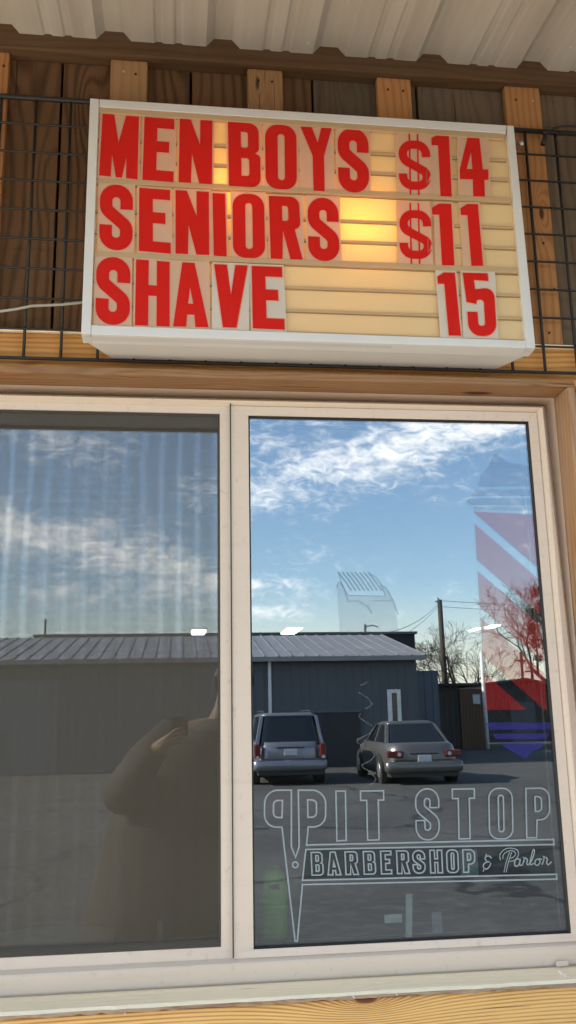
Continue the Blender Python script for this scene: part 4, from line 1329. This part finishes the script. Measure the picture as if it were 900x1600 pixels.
def car(kind, loc, rz, paint, label, cat):
    """local: +y is the front of the car, rear at -y; rotated so that the rear faces the shop"""
    r = empty('parked_car', loc, label, cat, 'cars parked across the lot', rz)
    if kind == 'suv':
        L, Wd = 4.55, 1.80; lv = [(.26, .35, .18), (.36, .06, .05), (.60, 0, 0), (.85, .03, .02), (1.02, .10, .09)]
        gb = dict(z0=1.0, z1=1.68, r0=-2.18, r1=-1.98, f0=1.05, f1=.35, w0=1.66, w1=1.36)
    else:
        L, Wd = 4.60, 1.86; lv = [(.20, .35, .18), (.30, .08, .06), (.50, 0, 0), (.74, .03, .02), (.90, .14, .12), (.95, .30, .28)]
        gb = dict(z0=.93, z1=1.42, r0=-1.75, r1=-.95, f0=1.15, f1=.35, w0=1.58, w1=1.20)
    g = MB(); loft(g, [superring(L - dl, Wd - dw, z, 0, 40, 5.5, .05) for z, dl, dw in lv])
    g.build('body', paint, r, smooth=True, bevel=.0)
    # greenhouse glass
    def rect(y0, y1, w, z, n=6, ins=.06):
        return superring(y1 - y0, w, z, (y0 + y1) / 2, 40, 9)
    G0 = [gb['r0'], gb['f0'], gb['w0'], gb['z0']]; G1 = [gb['r1'], gb['f1'], gb['w1'], gb['z1']]
    g = MB(); loft(g, [rect(*G0[:2], G0[2], G0[3] - .06), rect(*G1[:2], G1[2], G1[3] - .03)], False); g.build('windows', M['carglass'], r, smooth=True)
    g = MB()
    loft(g, [rect(G1[0] - .02, G1[1] + .03, G1[2] + .03, G1[3] - .05), rect(G1[0] - .01, G1[1] + .02, G1[2] + .02, G1[3] - .015), rect(G1[0] + .10, G1[1] - .15, G1[2] - .18, G1[3] + .035)])
    g.build('roof', paint, r, smooth=True)
    # pillars
    g = MB()
    for sx in (-1, 1):
        a = Vector((sx * G0[2] / 2 * .985, G0[0] + .03, G0[3] - .04)); b_ = Vector((sx * G1[2] / 2 * .985, G1[0] + .03, G1[3] - .03))
        wv = .10 if kind == 'suv' else .13
        g.hexa([a + Vector((-.02 * sx - .035, -.02, 0)), a + Vector((.035, -.02, 0)), a + Vector((-.035, wv, 0)), a + Vector((.035 , wv, 0)),
                b_ + Vector((-.05, -.02, 0)), b_ + Vector((.03, -.02, 0)), b_ + Vector((-.05, wv, 0)), b_ + Vector((.03, wv, 0))])
        a = Vector((sx * G0[2] / 2 * .985, G0[1] - .06, G0[3] - .04)); b_ = Vector((sx * G1[2] / 2 * .985, G1[1] - .03, G1[3] - .03))
        g.hexa([a + Vector((-.03, -.04, 0)), a + Vector((.03, -.04, 0)), a + Vector((-.03, .05, 0)), a + Vector((.03, .05, 0)), b_ + Vector((-.03, -.04, 0)), b_ + Vector((.03, -.04, 0)), b_ + Vector((-.03, .05, 0)), b_ + Vector((.03, .05, 0))])
        ym = -.25
        g.hexa([Vector((sx * G0[2] / 2 - .02, ym, G0[3] - .04)), Vector((sx * G0[2] / 2 + .02, ym, G0[3] - .04)), Vector((sx * G0[2] / 2 - .02, ym + .08, G0[3] - .04)), Vector((sx * G0[2] / 2 + .02, ym + .08, G0[3] - .04)),
                Vector((sx * G1[2] / 2 - .02, ym, G1[3] - .03)), Vector((sx * G1[2] / 2 + .02, ym, G1[3] - .03)), Vector((sx * G1[2] / 2 - .02, ym + .08, G1[3] - .03)), Vector((sx * G1[2] / 2 + .02, ym + .08, G1[3] - .03))])
    g.build('pillars', paint, r, bevel=.01)
    yr = -L / 2
    # bumpers
    g = MB(); zb = .34 if kind == 'sedan' else .40
    loft(g, [superring(.34, Wd - .08, zb - .06, yr + .14, 24, 5), superring(.40, Wd - .0, zb, yr + .13, 24, 5), superring(.40, Wd, zb + .16, yr + .13, 24, 5), superring(.30, Wd - .10, zb + .20, yr + .14, 24, 5)])
    g.build('rear_bumper', paint, r, smooth=True)
    g = MB(); g.box(-Wd / 2 + .12, Wd / 2 - .12, yr + .02, yr + .5, zb - .16, zb - .03); g.build('underbody', M['blackp'], r)
    # lamps
    for sx in (-1, 1):
        g = MB()
        if kind == 'suv': g.box(sx * (Wd / 2 - .10) - .075, sx * (Wd / 2 - .10) + .075, yr - .02, yr + .14, .64, .98)
        else: g.box(sx * (Wd / 2 - .24) - .19, sx * (Wd / 2 - .24) + .19, yr - .022, yr + .12, .62, .78)
        lamp = g.build('tail_light', M['tail'], r, bevel=.03, seg=3)
        g = MB(); xx = sx * (Wd / 2 - (.10 if kind == 'suv' else .33)); zl = .70 if kind == 'sedan' else .66
        g.tube([(xx, yr - .02, zl), (xx, yr - .032, zl)], .045, 12); g.build('reverse_lens', M['lens'], lamp)
    # plate and hatch details
    g = MB(); zp = .78 if kind == 'suv' else .60
    g.box(-.16, .16, yr - .035, yr + .02, zp - .075, zp + .075); g.build('licence_plate', M['plate'], r, bevel=.005)
    g = MB(); g.box(-.34, .34, yr - .018, yr + .03, zp + .095, zp + .125); g.build('trunk_handle', M['blackp'], r, bevel=.008)
    g = MB(); g.box(-Wd / 2 + .17, Wd / 2 - .17, yr - .004, yr + .01, zb + .215, zb + .225); g.build('lid_seam', M['blackp'], r)
    if kind == 'suv':
        for sx in (-1, 1):
            g = MB(); g.tube([(sx * .58, -1.7, 1.70), (sx * .58, -1.6, 1.76), (sx * .58, .1, 1.76), (sx * .58, .25, 1.70)], .02, 6); g.build('roof_rail', M['blackp'], r)
    # mirrors
    for sx in (-1, 1):
        g = MB(); g.box(sx * (Wd / 2 + .06) - .09, sx * (Wd / 2 + .06) + .09, .72, .82, gb['z0'] - .03, gb['z0'] + .10); g.build('wing_mirror', paint, r, bevel=.025)
    # wheels
    rw = .36 if kind == 'suv' else .31
    for sx in (-1, 1):
        for yy in (-L / 2 + .88, L / 2 - .86):
            g = MB(); x0, x1 = sx * (Wd / 2 - .21), sx * (Wd / 2 + .005)
            g.tube([(x0, yy, rw), (x0 * .5 + x1 * .5, yy, rw), (x1, yy, rw)], [rw * .96, rw, rw * .95], 24)
            w_ = g.build('wheel', M['tyre'], r, smooth=False)
            g = MB(); g.tube([(x1 - sx * .01, yy, rw), (x1 + sx * .012, yy, rw)], [rw * .64, rw * .55], 20)
            g.build('rim', M['rim'], w_)
            g = MB(); g.tube([(sx * (Wd / 2 - .16), yy, rw + .02), (sx * (Wd / 2 - .002), yy, rw + .02)], rw + .07, 24); g.build('wheel_arch', M['blackp'], r)
    return r


# rear of each car faces the shop (towards +y), so its front points to -y
car('suv', (2.72, -22.6, 0), PI + math.radians(0), M['silver'], 'silver sport utility car seen from behind, roof rails on top', 'car')
car('sedan', (5.83, -21.6, 0), PI + math.radians(1.5), M['silver2'], 'champagne silver saloon car seen from behind, right of the taller one', 'car')

# ------------------------------------------------------------------ world + sun
SUN_EL, SUN_AZ = math.radians(33), math.radians(-91.5)   # azimuth measured from +y clockwise: from the left, parallel to the shop front
w = bpy.data.worlds.new('World'); sc.world = w; w.use_nodes = True
t = NT(w.node_tree); t.n.clear()
out = t.n.new('ShaderNodeOutputWorld')
sky = t.node('ShaderNodeTexSky', sky_type='NISHITA'); sky.sun_disc = False
sky.sun_elevation = SUN_EL; sky.sun_rotation = SUN_AZ; sky.air_density = 1.0; sky.dust_density = .6; sky.ozone_density = 1.6
tc = t.node('ShaderNodeTexCoord').outputs['Generated']
sep = t.node('ShaderNodeSeparateXYZ', inp={0: tc}); X, Y, Z = sep.outputs
den = t.m('MAXIMUM', t.m('ABSOLUTE', Y), .06)
U = t.m('DIVIDE', X, den); V = t.m('DIVIDE', Z, den)


def band(px0, py0, px1, py1, hw, u_=U, v_=V):
    a, b_ = ray(px0, py0), ray(px1, py1)
    ua, va, ub, vb = a.x / a.y, a.z / a.y, b_.x / b_.y, b_.z / b_.y
    s = (vb - va) / (ub - ua)
    d = t.m('SUBTRACT', t.m('SUBTRACT', v_, va), t.m('MULTIPLY', t.m('SUBTRACT', u_, ua), s))
    e = t.m('EXPONENT', t.m('MULTIPLY', t.m('POWER', t.m('DIVIDE', d, hw), 2), -1))
    um = (ua + ub) / 2; L_ = abs(ub - ua) / 2
    e2 = t.m('EXPONENT', t.m('MULTIPLY', t.m('POWER', t.m('DIVIDE', t.m('SUBTRACT', u_, um), L_ * 1.15), 4), -1))
    return t.m('MULTIPLY', e, e2)


cv = t.node('ShaderNodeCombineXYZ'); t.l.new(U, cv.inputs[0]); t.l.new(t.m('MULTIPLY', V, 2.0), cv.inputs[1])
n1 = t.noise(cv.outputs[0], 9, 9, .62, .4)
n2 = t.noise(cv.outputs[0], 46, 6, .65, .8)
n3 = t.noise(cv.outputs[0], 2.4, 4, .5, .2)
bsum = t.m('ADD', t.m('MULTIPLY', band(340, 775, 800, 665, .034), .72), t.m('MULTIPLY', band(-180, 770, 350, 905, .030), .80))
bsum = t.m('ADD', bsum, t.m('MULTIPLY', band(380, 672, 900, 640, .03), .30))
bsum = t.m('ADD', bsum, t.m('MULTIPLY', band(-150, 690, 250, 700, .03), .35))
bsum = t.m('ADD', bsum, t.m('MULTIPLY', band(330, 912, 470, 912, .008), .5))
bsum = t.m('ADD', bsum, t.m('MULTIPLY', band(330, 960, 480, 958, .010), .5))
bsum = t.m('ADD', bsum, t.m('MULTIPLY', band(-100, 925, 350, 935, .016), .35))
gen = t.m('MULTIPLY', t.smooth(t.m('ABSOLUTE', U), .75, 1.6), t.m('SUBTRACT', n3, .3))
tot = t.m('ADD', bsum, gen)
dens = t.m('ADD', tot, t.m('MULTIPLY', t.m('SUBTRACT', n1, .5), 1.7))
dens = t.m('ADD', dens, t.m('MULTIPLY', t.m('SUBTRACT', n2, .5), 1.9))
cloud = t.m('MULTIPLY', t.smooth(dens, .10, 1.35), .95)
haze = t.m('MULTIPLY', t.smooth(V, .16, .01), .72)
skyc = t.mix(1.0, sky.outputs[0], (.98, 1.03, 1.05), 'MULTIPLY')
cl_col = t.node('ShaderNodeVectorMath', operation='SCALE', inp={0: (1.0, .98, .97), 'Scale': 9.5}).outputs[0]
hz_col = t.node('ShaderNodeVectorMath', operation='SCALE', inp={0: (1.0, .95, .80), 'Scale': 6.6}).outputs[0]
c = t.mix(haze, skyc, hz_col)
c = t.mix(cloud, c, cl_col)
bg = t.node('ShaderNodeBackground', inp={0: c, 1: .10})
t.l.new(bg.outputs[0], out.inputs[0])
sun = bpy.data.objects.new('sun', bpy.data.lights.new('sun', 'SUN')); COL.objects.link(sun)
sun.data.energy = 3.5; sun.data.angle = math.radians(.55); sun.data.color = (1, .93, .82)
sd = Vector((math.sin(SUN_AZ) * math.cos(SUN_EL), math.cos(SUN_AZ) * math.cos(SUN_EL), math.sin(SUN_EL)))
sun.rotation_euler = (-sd).to_track_quat('-Z', 'Y').to_euler()

# ------------------------------------------------------------------ render settings
sc.render.engine = 'CYCLES'
sc.view_settings.view_transform = 'Standard'; sc.view_settings.look = 'None'; sc.view_settings.gamma = 1
sc.view_settings.exposure = 2.15
sc.cycles.use_denoising = True
sc.cycles.max_bounces = 10; sc.cycles.transparent_max_bounces = 24; sc.cycles.diffuse_bounces = 4
sc.cycles.glossy_bounces = 5; sc.cycles.transmission_bounces = 8
sc.cycles.sample_clamp_indirect = 6
